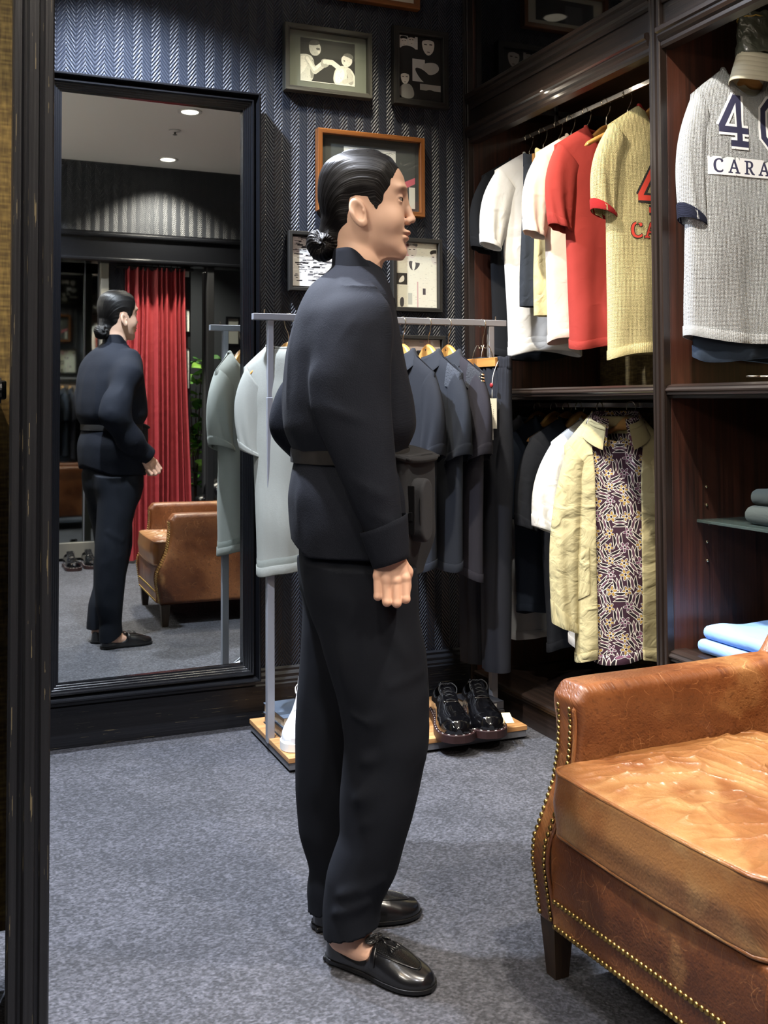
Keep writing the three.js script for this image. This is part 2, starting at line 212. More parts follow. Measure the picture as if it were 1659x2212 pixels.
const M = {
  carpet: std({ map: carpetC, bumpMap: carpetB, bumpScale: 0.006, roughness: 1 }),
  ceiling: std({ color: 0xf4f2ea, roughness: 0.9 }),
  herr: herrM(),
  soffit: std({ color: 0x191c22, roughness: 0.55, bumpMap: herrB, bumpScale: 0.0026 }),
  black: std({ color: 0x0e0f12, roughness: 0.22, bumpMap: grainB, bumpScale: 0.0004 }),
  pillar: std({ map: chipC, roughness: 0.42, bumpMap: grainB, bumpScale: 0.0006 }),
  dark: std({ color: 0x0d0e11, roughness: 0.6 }),
  mahog: phys({ map: woodT(0x1e110c, 0x46261b, 13), roughness: 0.42, bumpMap: grainB, bumpScale: 0.0003, clearcoat: 0.25, clearcoatRoughness: 0.3 }),
  mahogTrim: phys({ map: woodT(0x15100d, 0x2a1f1a, 23), roughness: 0.34, bumpMap: grainB, bumpScale: 0.0003, clearcoat: 0.3, clearcoatRoughness: 0.25 }),
  oak: std({ map: woodT(0xa9794a, 0xd2a672, 33), roughness: 0.5, bumpMap: grainB, bumpScale: 0.0003 }),
  hanger: phys({ map: woodT(0xa8733a, 0xd2a05c, 43, 30, 3), roughness: 0.35, clearcoat: 0.5, clearcoatRoughness: 0.2 }),
  tan: std({ map: tanC, bumpMap: weaveB, bumpScale: 0.0006, roughness: 0.85 }),
  glassBlack: phys({ color: 0x08090b, roughness: 0.04, clearcoat: 1, clearcoatRoughness: 0.02 }),
  mirror: std({ color: 0xdfe3e0, metalness: 1, roughness: 0.015 }),
  mirror2: std({ color: 0x8a9090, metalness: 1, roughness: 0.03 }),
  chrome: std({ color: 0xd6d6d6, metalness: 1, roughness: 0.16 }),
  brass: std({ color: 0xd8c9a0, metalness: 1, roughness: 0.28 }),
  rack: std({ color: 0x8f9198, metalness: 0.2, roughness: 0.42 }),
  rackBase: std({ color: 0x6a6b70, metalness: 0.2, roughness: 0.5 }),
  leather: phys({ map: leatherC, bumpMap: leatherB, bumpScale: 0.0022, roughness: 0.40, clearcoat: 0.25, clearcoatRoughness: 0.35 }),
  cushion: phys({ map: cushC, bumpMap: leatherB, bumpScale: 0.0016, roughness: 0.34, clearcoat: 0.35, clearcoatRoughness: 0.3 }),
  nail: std({ color: 0xa98d54, metalness: 1, roughness: 0.35 }),
  leg: std({ map: woodT(0x1f150e, 0x3a2a1b, 53), roughness: 0.5 }),
  white: std({ color: 0xe9e8e3, roughness: 0.8 }),
  curtain: std({ color: 0x9a3135, roughness: 0.6, bumpMap: wrinkB, bumpScale: 0.002 }),
};
const cloth = (c, o = {}) => phys({ color: c, specularIntensity: .4, roughness: 0.92, bumpMap: o.bump || weaveB, bumpScale: o.bs ?? 0.0005, ...(o.map ? { map: o.map } : {}) });

// ---------------------------------------------------------------- room shell
struct('floor', boxUV(new THREE.BoxGeometry(6.4, 0.1, 8).translate(1.0, -0.05, 3.4), 'z'), M.carpet);
struct('ceiling', boxUV(new THREE.BoxGeometry(6.4, 0.12, 8).translate(1.0, CEIL + 0.06, 3.4), 'z'), M.ceiling);
struct('wall_back', boxUV(new THREE.BoxGeometry(6.4, CEIL, 0.12).translate(1.0, CEIL / 2, -0.06)), M.herr);
struct('wall_left', boxUV(new THREE.BoxGeometry(0.12, CEIL, 7.6).translate(-1.9, CEIL / 2, 3.4)), M.herr);
struct('wall_right', boxUV(new THREE.BoxGeometry(0.12, CEIL, 7.6).translate(4.1, CEIL / 2, 3.4)), M.herr);
struct('wall_front', boxUV(new THREE.BoxGeometry(6.4, CEIL, 0.12).translate(1.0, CEIL / 2, 7.1)), M.herr);
const bbProf = [[0, 0], [0.030, 0], [0.030, 0.135], [0.026, 0.140], [0.026, 0.148], [0.020, 0.156], [0.020, 0.166], [0.012, 0.176], [0.012, 0.184], [0, 0.190]];
struct('baseboard_back', moulding(bbProf, V(-1.8, 0, 0), V(1.9, 0, 0), V(0, 0, 1), V(0, 1, 0)), M.pillar);

// ---------------------------------------------------------------- ceiling lamps
const ringG = lathe([[0.048, 0], [0.052, -0.006], [0.070, -0.006], [0.072, 0], [0.048, 0]], 32), discG = new THREE.CylinderGeometry(0.048, 0.048, 0.004, 32);
const ringM = std({ color: 0xd8d6d0, roughness: 0.4 });
for (const [x, z, ax, ay, az, I, col, ang, pen, where] of LAMPS) {
  const t = thing('ceiling_spotlight', `round recessed ceiling spotlight ${where}`, 'ceiling light', [x, CEIL, z]);
  part(t, 'trim_ring', ringG, ringM); const c = new THREE.Color(col);
  const d = part(t, 'lamp_glass', discG.clone().translate(0, -0.002, 0), std({ color: 0xffffff, emissive: c, emissiveIntensity: 14 })); d.castShadow = false;
  const l = new THREE.SpotLight(c, I, 0, ang, pen, 2); l.position.set(0, -0.014, 0); l.castShadow = true; l.shadow.radius = 1.8; l.shadow.mapSize.set(1024, 1024); t.add(l);
  l.target.position.set(ax - x, ay - CEIL, az - z); t.add(l.target);
}
{ const t = thing('sprinkler', 'small round ceiling sprinkler between the two reflected lamps', 'sprinkler', [1.455, CEIL, 2.93]); part(t, 'rosette', lathe([[0, 0], [.038, 0], [.036, -.006], [.014, -.010], [0, -.010]], 24), ringM); part(t, 'deflector', lathe([[0, -.010], [.006, -.010], [.006, -.024], [.014, -.026], [.014, -.029], [0, -.029]], 16), std({ color: 0x6b6a66, metalness: .8, roughness: .4 })); }
{ const t = thing('added_fill_globe', 'white glass globe added as unseen fill light left of the camera', 'pendant lamp', [-1.05, 2.22, 3.05]);  // added out of view as soft fill for the ceiling and the woman
  part(t, 'globe', new THREE.SphereGeometry(.15, 32, 24), std({ color: 0xffffff, emissive: 0xfff6ea, emissiveIntensity: 2.5 })).castShadow = false; part(t, 'cable', new THREE.CylinderGeometry(.004, .004, CEIL - 2.36, 8).translate(0, (CEIL - 2.22 + .14) / 2, 0), M.dark); part(t, 'canopy', lathe([[0, 0], [.05, 0], [.045, -.03], [0, -.03]], 24).translate(0, CEIL - 2.22, 0), M.dark);
  for (const s of [[.18, 0], [-.18, 0], [0, .18], [0, -.18]]) { const l = new THREE.PointLight(0xfff6ea, 3.4, 0, 2); l.position.set(s[0], 0, s[1]); l.castShadow = true; l.shadow.radius = 4; t.add(l); } }
// ---------------------------------------------------------------- standing mirror on the back wall
{
  const t = thing('standing_mirror', 'tall mirror in a stepped black wooden frame on the herringbone wall', 'mirror', [0.6755, 0.165, 0.03]);
  const prof = [[0, 0], [0, 0.054], [0.0015, 0.059], [0.005, 0.062], [0.009, 0.062], [0.012, 0.054], [0.018, 0.042], [0.022, 0.044], [0.0235, 0.050], [0.0265, 0.053], [0.031, 0.053], [0.034, 0.044], [0.039, 0.044], [0.041, 0.041], [0.046, 0.041], [0.048, 0.038], [0.053, 0.038], [0.055, 0.035], [0.061, 0.035], [0.061, 0]];
  for (const g of frameSides(0.743, 2.082, prof)) part(t, 'frame_side', g.translate(0, 1.041, 0), M.black);
  part(t, 'backing', new THREE.BoxGeometry(0.73, 2.07, 0.008).translate(0, 1.041, 0.004), M.dark);
  const gl = part(t, 'mirror_glass', new THREE.BoxGeometry(0.628, 1.972, 0.004), M.mirror); gl.position.set(0, 1.041, 0.022); gl.rotation.y = 0.02;
}
// ---------------------------------------------------------------- framed pictures
const glassM = phys({ color: 0xffffff, transmission: 1, roughness: 0.02, thickness: 0, ior: 1.45 });
const greyWood = std({ map: woodT(0x23241f, 0x4c4b43, 63), roughness: 0.6, bumpMap: grainB, bumpScale: 0.0006 });
const amberWood = std({ map: woodT(0x5e3413, 0x8a5524, 73), roughness: 0.4, bumpMap: grainB, bumpScale: 0.0004 });
const blackWood = std({ map: woodT(0x121212, 0x26241f, 83), roughness: 0.55, bumpMap: grainB, bumpScale: 0.0006 });
const noiseFill = (c, w, h, x, y, ww, hh, n, r, cols) => { for (let i = 0; i < n; i++) { c.fillStyle = cols[Math.floor(r() * cols.length)]; c.fillRect(x + r() * ww, y + r() * hh, 3 + r() * w * 0.12, 2 + r() * h * 0.025); } };
function blob(c, col, pts) { c.fillStyle = col; c.beginPath(); pts.forEach(([x, y], i) => { const [px, py] = pts[(i + pts.length - 1) % pts.length], mx = (x + px) / 2, my = (y + py) / 2; if (i === 0) c.moveTo(mx, my); const [nx, ny] = pts[(i + 1) % pts.length]; c.quadraticCurveTo(x, y, (x + nx) / 2, (y + ny) / 2); }); c.fill(); }
function face(c, x, y, s) { blob(c, '#d9d5cc', [[x - s, y - s], [x + s, y - s * 1.1], [x + s * 0.9, y + s * 0.6], [x, y + s * 1.4], [x - s * 0.8, y + s * 0.6]]); c.fillStyle = '#2a2926'; c.fillRect(x - s * 0.6, y - s * 0.35, s * 0.42, s * 0.16); c.fillRect(x + s * 0.2, y - s * 0.4, s * 0.42, s * 0.16); c.fillRect(x - s * 0.15, y + s * 0.7, s * 0.4, s * 0.1); blob(c, '#171614', [[x - s * 1.1, y - s * 0.6], [x - s, y - s * 1.6], [x + s, y - s * 1.6], [x + s * 1.1, y - s * 0.7], [x, y - s * 1.05]]); }
function limb(c, pts, w, col) { c.strokeStyle = col; c.lineWidth = w; c.lineCap = 'round'; c.lineJoin = 'round'; c.beginPath(); pts.forEach((p, i) => i ? c.lineTo(p[0], p[1]) : c.moveTo(p[0], p[1])); c.stroke(); }
function boxers(c, w, h) { // two sparring figures lit against a dark hall
  const r = mulberry(12), P = (x, y) => [x * w, y * h]; c.fillStyle = '#20231f'; c.fillRect(0, 0, w, h); c.fillStyle = '#2d312b'; c.fillRect(0, h * .1, w, h * .3);
  blob(c, '#d3d7cb', [P(-.1, .42), P(.1, .36), P(.24, .42), P(.26, .75), P(.2, 1.05), P(-.1, 1.05)]); blob(c, '#eceee2', [P(-.05, .46), P(.1, .40), P(.16, .52), P(.06, .8), P(-.05, .9)]); blob(c, '#8f938a', [P(.17, .5), P(.25, .48), P(.24, .9), P(.18, .95)]);
  limb(c, [P(.13, .48), P(.26, .74), P(.40, .58)], h * .15, '#c9cdc2'); limb(c, [P(.12, .46), P(.25, .71), P(.38, .56)], h * .07, '#f0f2e6'); blob(c, '#a9ada3', [P(.38, .44), P(.50, .42), P(.54, .56), P(.44, .66), P(.36, .60)]); blob(c, '#e4e6da', [P(.40, .46), P(.48, .45), P(.48, .54), P(.41, .56)]);
  blob(c, '#cdd1c6', [P(.14, .14), P(.24, .04), P(.36, .10), P(.38, .28), P(.30, .40), P(.18, .38)]); blob(c, '#4b4e48', [P(.13, .14), P(.22, .0), P(.36, .05), P(.34, .13), P(.2, .16)]); blob(c, '#5b5e57', [P(.28, .20), P(.36, .20), P(.35, .25), P(.29, .25)]); blob(c, '#e9ebdf', [P(.30, .25), P(.37, .27), P(.33, .36)]);
  blob(c, '#dadcd0', [P(.62, .62), P(.78, .52), P(.98, .62), P(1.05, 1.05), P(.58, 1.05)]); blob(c, '#f4f4e8', [P(.64, .66), P(.78, .58), P(.82, .78), P(.72, .98), P(.62, .95)]); blob(c, '#9b9d93', [P(.84, .66), P(.96, .68), P(.98, .98), P(.86, .96)]);
  limb(c, [P(.70, .60), P(.58, .50), P(.50, .50)], h * .12, '#e3e5d9'); limb(c, [P(.88, .66), P(.93, .84), P(.80, .92)], h * .11, '#c4c7bb');
  blob(c, '#e6e8dc', [P(.74, .36), P(.82, .27), P(.94, .30), P(.96, .46), P(.86, .58), P(.76, .52)]); blob(c, '#6d7068', [P(.76, .30), P(.86, .22), P(.97, .27), P(.97, .38), P(.86, .32)]); blob(c, '#7a7d74', [P(.77, .42), P(.82, .40), P(.82, .45)]);
  for (let i = 0; i < 900; i++) { const x = r() * w, y = r() * h, d = c.getImageData ? 0 : 0; c.fillStyle = r() < .5 ? 'rgba(20,22,20,.10)' : 'rgba(240,242,230,.07)'; c.fillRect(x, y, 2 + r() * 9, 2 + r() * 7); }
  c.fillStyle = '#f0f0e2'; c.fillRect(0, h * .985, w, h * .015);
}
const PICS = [
  [1.152, 1.498, 2.289, 2.540, 0.019, greyWood, 0x6d7468, 'framed black and white print of two boxers on a grey-green mat', 0.15, 0.12, boxers],
  [1.587, 1.820, 2.284, 2.586, 0.024, blackWood, 0x0d0d0d, 'black framed collage of black and white portraits, topmost right picture', 0.02, 0.02, (c, w, h) => { c.fillStyle = '#0c0c0c'; c.fillRect(0, 0, w, h); c.fillStyle = '#cfcfcb'; c.fillRect(0, 0, w * 0.45, h * 0.2); face(c, w * 0.12, h * 0.1, w * 0.08); face(c, w * 0.3, h * 0.07, w * 0.08); blob(c, '#101010', [[0, h * 0.2], [w * 0.2, h * 0.14], [w * 0.45, h * 0.2], [w * 0.45, h * 0.5], [0, h * 0.5]]); face(c, w * 0.7, h * 0.13, w * 0.16); c.fillStyle = '#c9c9c5'; c.fillRect(w * 0.32, h * 0.35, w * 0.3, h * 0.36); blob(c, '#bdbdb7', [[w * 0.5, h * 0.42], [w * 0.9, h * 0.36], [w, h * 0.5], [w * 0.7, h * 0.62]]); blob(c, '#111', [[w * 0.32, h * 0.48], [w * 0.6, h * 0.5], [w * 0.9, h * 0.72], [w * 0.6, h * 0.75]]); face(c, w * 0.14, h * 0.68, w * 0.11); blob(c, '#8f8f8b', [[0, h * 0.8], [w * 0.3, h * 0.74], [w * 0.4, h], [0, h]]); c.fillStyle = '#a7a7a1'; c.fillRect(w * 0.5, h * 0.74, w * 0.5, h * 0.1); blob(c, '#0e0e0e', [[w * 0.5, h * 0.9], [w * 0.75, h * 0.8], [w, h * 0.9], [w, h], [w * 0.5, h]]); }],
  [1.291, 1.699, 2.660, 2.838, 0.020, amberWood, 0xdcdccb, 'brown framed picture with pale mat hung just below the ceiling', 0.12, 0.15, (c, w, h) => { c.fillStyle = '#34373d'; c.fillRect(0, 0, w, h); c.fillStyle = '#5a5d62'; c.fillRect(w * 0.2, h * 0.2, w * 0.3, h * 0.8); }],
  [1.279, 1.715, 1.853, 2.160, 0.019, amberWood, 0x3b403e, 'amber brown wooden picture frame behind the woman\'s head', 0.04, 0.05, (c, w, h) => { c.fillStyle = '#454a47'; c.fillRect(0, 0, w, h); c.fillStyle = '#c9ccc4'; c.fillRect(w * 0.2, h * 0.1, w * 0.58, h * 0.34); c.fillStyle = '#24262a'; c.fillRect(w * 0.26, h * 0.3, w * 0.46, h * 0.5); c.fillStyle = '#c2646e'; c.beginPath(); c.moveTo(w * 0.82, h * 0.62); c.lineTo(w, h * 0.5); c.lineTo(w, h * 0.6); c.lineTo(w * 0.82, h * 0.74); c.fill(); c.fillStyle = '#cfd0c2'; c.fillRect(w * 0.93, h * 0.66, w * 0.07, h * 0.34); }],
  [1.167, 1.480, 1.551, 1.771, 0.014, blackWood, 0x111111, 'small black framed monochrome print left of the woman\'s hair bun', 0.02, 0.03, (c, w, h) => { const r = mulberry(5); c.fillStyle = '#e8e8e4'; c.fillRect(0, 0, w, h); noiseFill(c, w, h, 0, 0, w, h, 420, r, ['#17171a', '#3a3a3e', '#8b8b8f', '#f4f4f0', '#ffffff', '#26262a']); c.fillStyle = '#f4f4f0'; c.fillRect(0, h * 0.9, w, h * 0.1); }],
  [1.578, 1.788, 1.487, 1.771, 0.017, blackWood, 0xd8d8ca, 'black framed pale paper collage below the woman\'s chin', 0.01, 0.01, (c, w, h) => { const r = mulberry(8); c.fillStyle = '#e4e5d6'; c.fillRect(0, 0, w, h); noiseFill(c, w * 0.4, h * 0.25, 0, 0, w, h, 260, r, ['#d2d3c6', '#c2c4b8', '#eef0e2', '#dcd8cc']); c.fillStyle = '#d8b0ae'; c.fillRect(w * 0.1, 0, w * 0.25, h * 0.2); c.fillStyle = '#caa'; c.fillRect(w * 0.52, h * 0.6, w * 0.03, h * 0.4); face(c, w * 0.4, h * 0.12, w * 0.13); blob(c, '#4a4a4c', [[w * 0.3, h * 0.26], [w * 0.5, h * 0.3], [w * 0.62, h * 0.3], [w * 0.5, h * 0.42], [w * 0.36, h * 0.42]]); blob(c, '#eeece0', [[w * 0.4, h * 0.26], [w * 0.5, h * 0.3], [w * 0.46, h * 0.42], [w * 0.4, h * 0.42]]); face(c, w * 0.97, h * 0.22, w * 0.12); c.fillStyle = '#2b2b2d'; c.fillRect(w * 0.02, h * 0.47, w * 0.26, h * 0.18); blob(c, '#efefe6', [[w * 0.1, h * 0.55], [w * 0.2, h * 0.49], [w * 0.22, h * 0.6], [w * 0.06, h * 0.63]]); blob(c, '#3a3a40', [[w * 0.1, h * 0.86], [w * 0.2, h * 0.84], [w * 0.2, h], [w * 0.1, h]]); c.fillStyle = '#b9bcb2'; c.fillRect(w * 0.3, h * 0.78, w * 0.1, h * 0.18); c.fillStyle = '#44464a'; c.fillRect(w * 0.66, h * 0.7, w * 0.07, h * 0.1); }],
  [1.450, 1.800, 1.130, 1.398, 0.016, blackWood, 0xd8d0c6, 'black framed pink and grey print half hidden behind the hanging polo shirts', 0.02, 0.02, (c, w, h) => { const r = mulberry(18); c.fillStyle = '#d8c7bf'; c.fillRect(0, 0, w, h); noiseFill(c, w * 0.5, h * 0.6, 0, 0, w, h, 160, r, ['#b98f86', '#e7e2d8', '#8f8f90', '#cfc9bd']); }],
];
PICS.forEach(([x0, x1, y0, y1, fw, fm, matC, label, mx, my, draw]) => {
  const w = x1 - x0, h = y1 - y0, t = thing('framed_picture', label, 'picture', [(x0 + x1) / 2, y0, 0.004], 0, 'pictures on the back wall');
  for (const g of frameSides(w, h, [[0, 0], [0, 0.030], [0.002, 0.033], [fw - 0.002, 0.033], [fw, 0.030], [fw, 0]])) part(t, 'frame_side', g.translate(0, h / 2, 0), fm);
  const iw = w - fw * 2, ih = h - fw * 2, pw = iw * (1 - 2 * mx), ph = ih * (1 - 2 * my);
  part(t, 'mat_board', new THREE.BoxGeometry(iw, ih, 0.006).translate(0, h / 2, 0.010), std({ color: matC, roughness: 0.9 }));
  part(t, 'print', new THREE.PlaneGeometry(pw, ph).translate(0, h / 2, 0.0138), std({ map: canvasTex(512, Math.round(512 * ph / pw), draw), roughness: 0.7 }));
  part(t, 'glass_pane', new THREE.PlaneGeometry(iw, ih).translate(0, h / 2, 0.019), glassM).castShadow = false;
});

// ---------------------------------------------------------------- cabinet at the left edge
const stileProf = [[-0.022, 0], [0, 0], [0.003, 0.002], [0.003, 0.010], [-0.002, 0.013], [-0.002, 0.016], [0.005, 0.019], [0.005, 0.030], [-0.001, 0.032], [-0.001, 0.036], [0.003, 0.038], [0.003, 0.047], [0, 0.049], [-0.022, 0.049]];
const shelfProf = [[-0.05, -0.020], [-0.004, -0.020], [-0.004, -0.012], [0.006, -0.010], [0.006, -0.004], [0.010, 0.000], [0.010, 0.004], [0.004, 0.010], [0.004, 0.014], [-0.012, 0.020], [-0.05, 0.020]];
{
  const t = thing('corner_cabinet', 'black open cabinet with tan woven back panel at the left edge', 'cabinet', [0, 0, 2.0]), R = 0.1595, L = 0.0985;
  const pp = stileProf.map(([u, v]) => [u * 1.3, v / 0.049 * (R - L)]);
  part(t, 'stile', moulding(pp, V(L, 0, 0), V(L, CEIL, 0), V(0, 0, 1), V(1, 0, 0)), M.pillar);
  part(t, 'side_panel', bx(R - 0.02, R, 0, CEIL, -0.55, -0.028), M.pillar);
  part(t, 'back_panel', bx(-1.3, R - 0.02, 0.1, CEIL, -0.56, -0.55), M.tan);
  part(t, 'shelf', [bx(-1.3, L - 0.002, 1.148, 1.178, -0.545, -0.07), moulding(shelfProf, V(-1.3, 1.162, -0.05), V(0.088, 1.162, -0.05), V(0, 0, 1), V(0, 1, 0))], M.pillar);
  part(t, 'plinth', bx(-1.3, L, 0, 0.107, -0.54, -0.02), M.pillar);
  part(t, 'cornice', bx(-1.3, L, 2.2, 2.4, -0.08, -0.01), M.pillar);
}
// ---------------------------------------------------------------- built-in cabinets along the right wall
const LED = 60, FX = 1.9, BX = 2.5, RAILX = 2.14, RAILY = 2.2, LOWY = 1.138;
const corn = (y) => [[-0.03, -0.030], [0.006, -0.030], [0.010, -0.022], [0.010, -0.012], [0.018, -0.006], [0.022, 0.004], [0.022, 0.010], [0.030, 0.014], [0.030, 0.026], [0.022, 0.032], [-0.03, 0.032]].map(([u, v]) => [u, v + y]);
const OUT = V(-1, 0, 0), UP = V(0, 1, 0);
function bay(label, z0, z1, s0, s1) { // clear opening z0..z1, stiles before and after it
  const t = thing('wardrobe_cabinet', label, 'cabinet', [0, 0, 0]);
  const stile = (a, b) => part(t, 'stile', moulding(stileProf.map(([u, v]) => [u, v / 0.049 * (b - a)]), V(FX, 0, a), V(FX, CEIL, a), OUT, V(0, 0, 1)), M.mahogTrim);
  if (s0) stile(s0, z0 - 0.0005); if (s1) stile(z1 + 0.0005, s1);
  if (s0) part(t, 'side_panel', bx(FX + 0.023, BX, 0.108, CEIL, z0 - 0.016, z0, 0.001), M.mahog); 
  part(t, 'side_panel', bx(FX + 0.023, BX, 0.108, CEIL, z1, z1 + 0.016, 0.001), M.mahog);
  part(t, 'back_panel', bx(BX, BX + 0.015, 0.108, CEIL, z0, z1, 0.001), M.tan);
  part(t, 'plinth', [bx(FX + 0.017, BX, 0, 0.080, s0 ? s0 : z0, s1 ? s1 : z1, 0.002, 'z'), moulding([[-0.6, 0], [0.0, 0], [0.006, 0.004], [0.006, 0.012], [0.010, 0.015], [0.010, 0.024], [0.004, 0.028], [-0.6, 0.028]], V(FX + 0.017, 0.080, s0 ? s0 : z0), V(FX + 0.017, 0.080, s1 ? s1 : z1), OUT, UP)], M.mahogTrim);
  part(t, 'shelf', [bx(FX + 0.06, BX, 1.148, 1.188, z0, z1, 0.001, 'z'), moulding(shelfProf, V(FX + 0.012, 1.170, z0), V(FX + 0.012, 1.170, z1), OUT, UP)], M.mahogTrim);
  { const c = 0xfff0d8, ls = part(t, 'led_strip', bx(FX + 0.034, FX + 0.046, 2.243, 2.255, z0 + .06, z1 - .06, 0.002), std({ color: 0xffffff, emissive: c, emissiveIntensity: 4 }), 'slim light strip behind the cornice'); ls.castShadow = false; const l = new THREE.RectAreaLight(c, LED, .014, z1 - z0 - .12); l.position.set(FX + 0.049, 2.240, (z0 + z1) / 2); l.lookAt(FX + 0.049 + .55, 2.240 - 1, (z0 + z1) / 2); t.add(l); }
  part(t, 'top_panel', bx(FX + 0.03, BX, 2.265, 2.285, z0, z1, 0.001, 'z'), M.mahog);
  part(t, 'cornice_board', bx(FX + 0.012, FX + 0.030, 2.16, 2.36, z0, z1, 0.001, 'z'), M.mahogTrim);
  part(t, 'cornice_moulding', moulding(corn(2.318), V(FX + 0.012, 0, z0), V(FX + 0.012, 0, z1), OUT, UP), M.mahogTrim);
  part(t, 'cornice_moulding', moulding(corn(2.186), V(FX + 0.012, 0, z0), V(FX + 0.012, 0, z1), OUT, UP), M.mahogTrim);
  part(t, 'upper_glass', bx(FX + 0.030, FX + 0.036, 2.36, CEIL - 0.002, z0, z1, 0, 'z'), M.glassBlack, 'dark mirror-like glass panel');
  return t;
}
const bay1 = bay('dark mahogany cabinet bay holding the red and white tees', 0.0425, 1.1885, 0.001, 0);
const bay2 = bay('dark mahogany cabinet bay holding the grey numbered jersey', 1.238, 2.39, 1.1885, 2.44);
// hanging rails with bracket arms
function rail(t, y, z0, z1, br) {
  part(t, 'hanging_rail', bx(RAILX - 0.006, RAILX + 0.006, y - 0.018, y, z0, z1, 0.002), M.chrome);
  for (const z of br) part(t, 'rail_bracket', bx(RAILX - 0.10, RAILX + 0.22, y + 0.022, y + 0.04, z - 0.006, z + 0.006, 0.002), M.dark);
  for (const z of br) part(t, 'rail_bracket', bx(RAILX - 0.006, RAILX + 0.006, y, y + 0.065, z - 0.006, z + 0.006, 0.001), M.dark);
}
rail(bay1, RAILY, 0.0425, 1.1885, [0.30, 0.95]);
part(bay2, 'ceiling_hook', bx(RAILX - .005, RAILX + .005, RAILY - .014, 2.266, 1.302, 1.318, .002), M.dark);
part(bay1, 'hanging_rail', bx(RAILX - 0.006, RAILX + 0.006, LOWY - 0.018, LOWY, 0.0425, 1.1885, 0.002), M.chrome);
for (const y of [0.894, 0.842, 0.736, 0.682]) part(bay2, 'shelf_pin', new THREE.SphereGeometry(0.0042, 10, 8).scale(1, 1, 0.6).translate(2.042, y, 1.240), M.brass);
part(bay2, 'shelf_clip', bx(2.036, 2.05, 0.785, 0.793, 1.238, 1.255, 0.001), M.chrome);
part(bay2, 'glass_shelf', bx(2.005, 2.48, 0.794, 0.802, 1.240, 2.388, 0.001), phys({ color: 0x9fb5ad, transmission: 0.9, roughness: 0.05, thickness: 0.008, ior: 1.5 }), 'thin greenish glass shelf');
part(bay2, 'low_shelf', [bx(FX + 0.06, BX, 0.405, 0.435, 1.238, 2.39, 0.001, 'z'), moulding(shelfProf, V(FX + 0.012, 0.420, 1.238), V(FX + 0.012, 0.420, 2.39), OUT, UP)], M.mahogTrim);

// ---------------------------------------------------------------- what the mirror shows behind the camera
const SZ = 4.0;
struct('trim_1', [boxUV(new THREE.BoxGeometry(5.8, CEIL - 2.34, 0.12).translate(1.1, (CEIL + 2.34) / 2, SZ + 0.06))], M.soffit);
struct('trim_2', [boxUV(new THREE.BoxGeometry(5.8, 0.2, 0.13).translate(1.1, 2.245, SZ + 0.065), 'x'), moulding([[-0.02, -0.02], [0.012, -0.02], [0.02, -0.012], [0.02, 0.0], [0.012, 0.01], [0.012, 0.02], [-0.02, 0.02]], V(-1.8, 2.34, SZ), V(4, 2.34, SZ), V(0, 0, -1), UP), moulding([[-0.02, -0.01], [0.014, -0.01], [0.02, 0.0], [0.02, 0.012], [0.01, 0.02], [-0.02, 0.02]], V(-1.8, 2.155, SZ), V(4, 2.155, SZ), V(0, 0, -1), UP)], M.black);
{ // red curtain
  const t = thing('curtain', 'red pleated fitting room curtain reflected in the mirror', 'curtain', [1.60, 0.02, 4.09]);
  part(t, 'drape', sheet((u, v) => { const x = (u - 0.5) * 0.50 * lerp(0.86, 1.06, sstep(0, 1, v) ), p = u * 9.5 + 0.25 * Math.sin(u * 21), a = lerp(0.018, 0.034, v), f = Math.sin(p * Math.PI * 2) + 0.3 * Math.sin(p * 7.1 + v * 2); return [x + 0.008 * Math.sin(v * 3 + u * 11) * v, (1 - v) * 2.10 - 0.012 * Math.sin(p * Math.PI * 2) * (1 - v), f * a]; }, 240, 26, { closed: false, th: 0.002, us: 1, vs: 2 }), M.curtain);
  part(t, 'curtain_rod', new THREE.CylinderGeometry(0.012, 0.012, 0.56, 12).rotateZ(Math.PI / 2).translate(0, 2.108, 0), M.dark);
  for (let i = 0; i < 10; i++) part(t, 'curtain_ring', new THREE.TorusGeometry(0.018, 0.003, 6, 16).rotateY(Math.PI / 2).translate(-0.21 + i * 0.0465, 2.105, 0), M.dark);
}
{
  const t = thing('fitting_room_mirror', 'grey framed panel mirror left of the red curtain', 'mirror', [1.06, 0.02, 4.45], Math.PI);
  for (const g of frameSides(0.44, 2.16, [[0, 0], [0, 0.03], [0.03, 0.03], [0.03, 0]])) part(t, 'frame_side', g.translate(0, 1.13, 0), M.rackBase);
  part(t, 'mirror_glass', new THREE.BoxGeometry(0.40, 2.12, 0.004).translate(0, 1.13, 0.012), M.mirror2);
  part(t, 'muntin', bx(-0.10, -0.092, 0.08, 2.2, 0.014, 0.022, 0.001), M.rackBase);
  part(t, 'base_ledge', bx(-0.24, 0.24, 0, 0.11, -0.02, 0.05, 0.003), std({ color: 0x6b675e, roughness: 0.6 }));
}
tag(part(scene, 'partition_post', bx(1.205, 1.262, 0, 2.145, 4.06, 4.12), std({ color: 0x6f6c63, roughness: 0.5 })), 'plain grey partition post left of the red curtain', 'post');
struct('wall_alcove', boxUV(new THREE.BoxGeometry(1.2, 2.6, 0.08).translate(1.05, 1.3, 4.50)), M.herr);
struct('wall_booth', boxUV(new THREE.BoxGeometry(2.4, 2.6, 0.08).translate(2.85, 1.3, 4.95)), std({ color: 0x2f343a, roughness: 0.7 }));
struct('trim_3', bx(1.80, 1.87, 0, 2.145, 4.12, 4.16), M.dark);
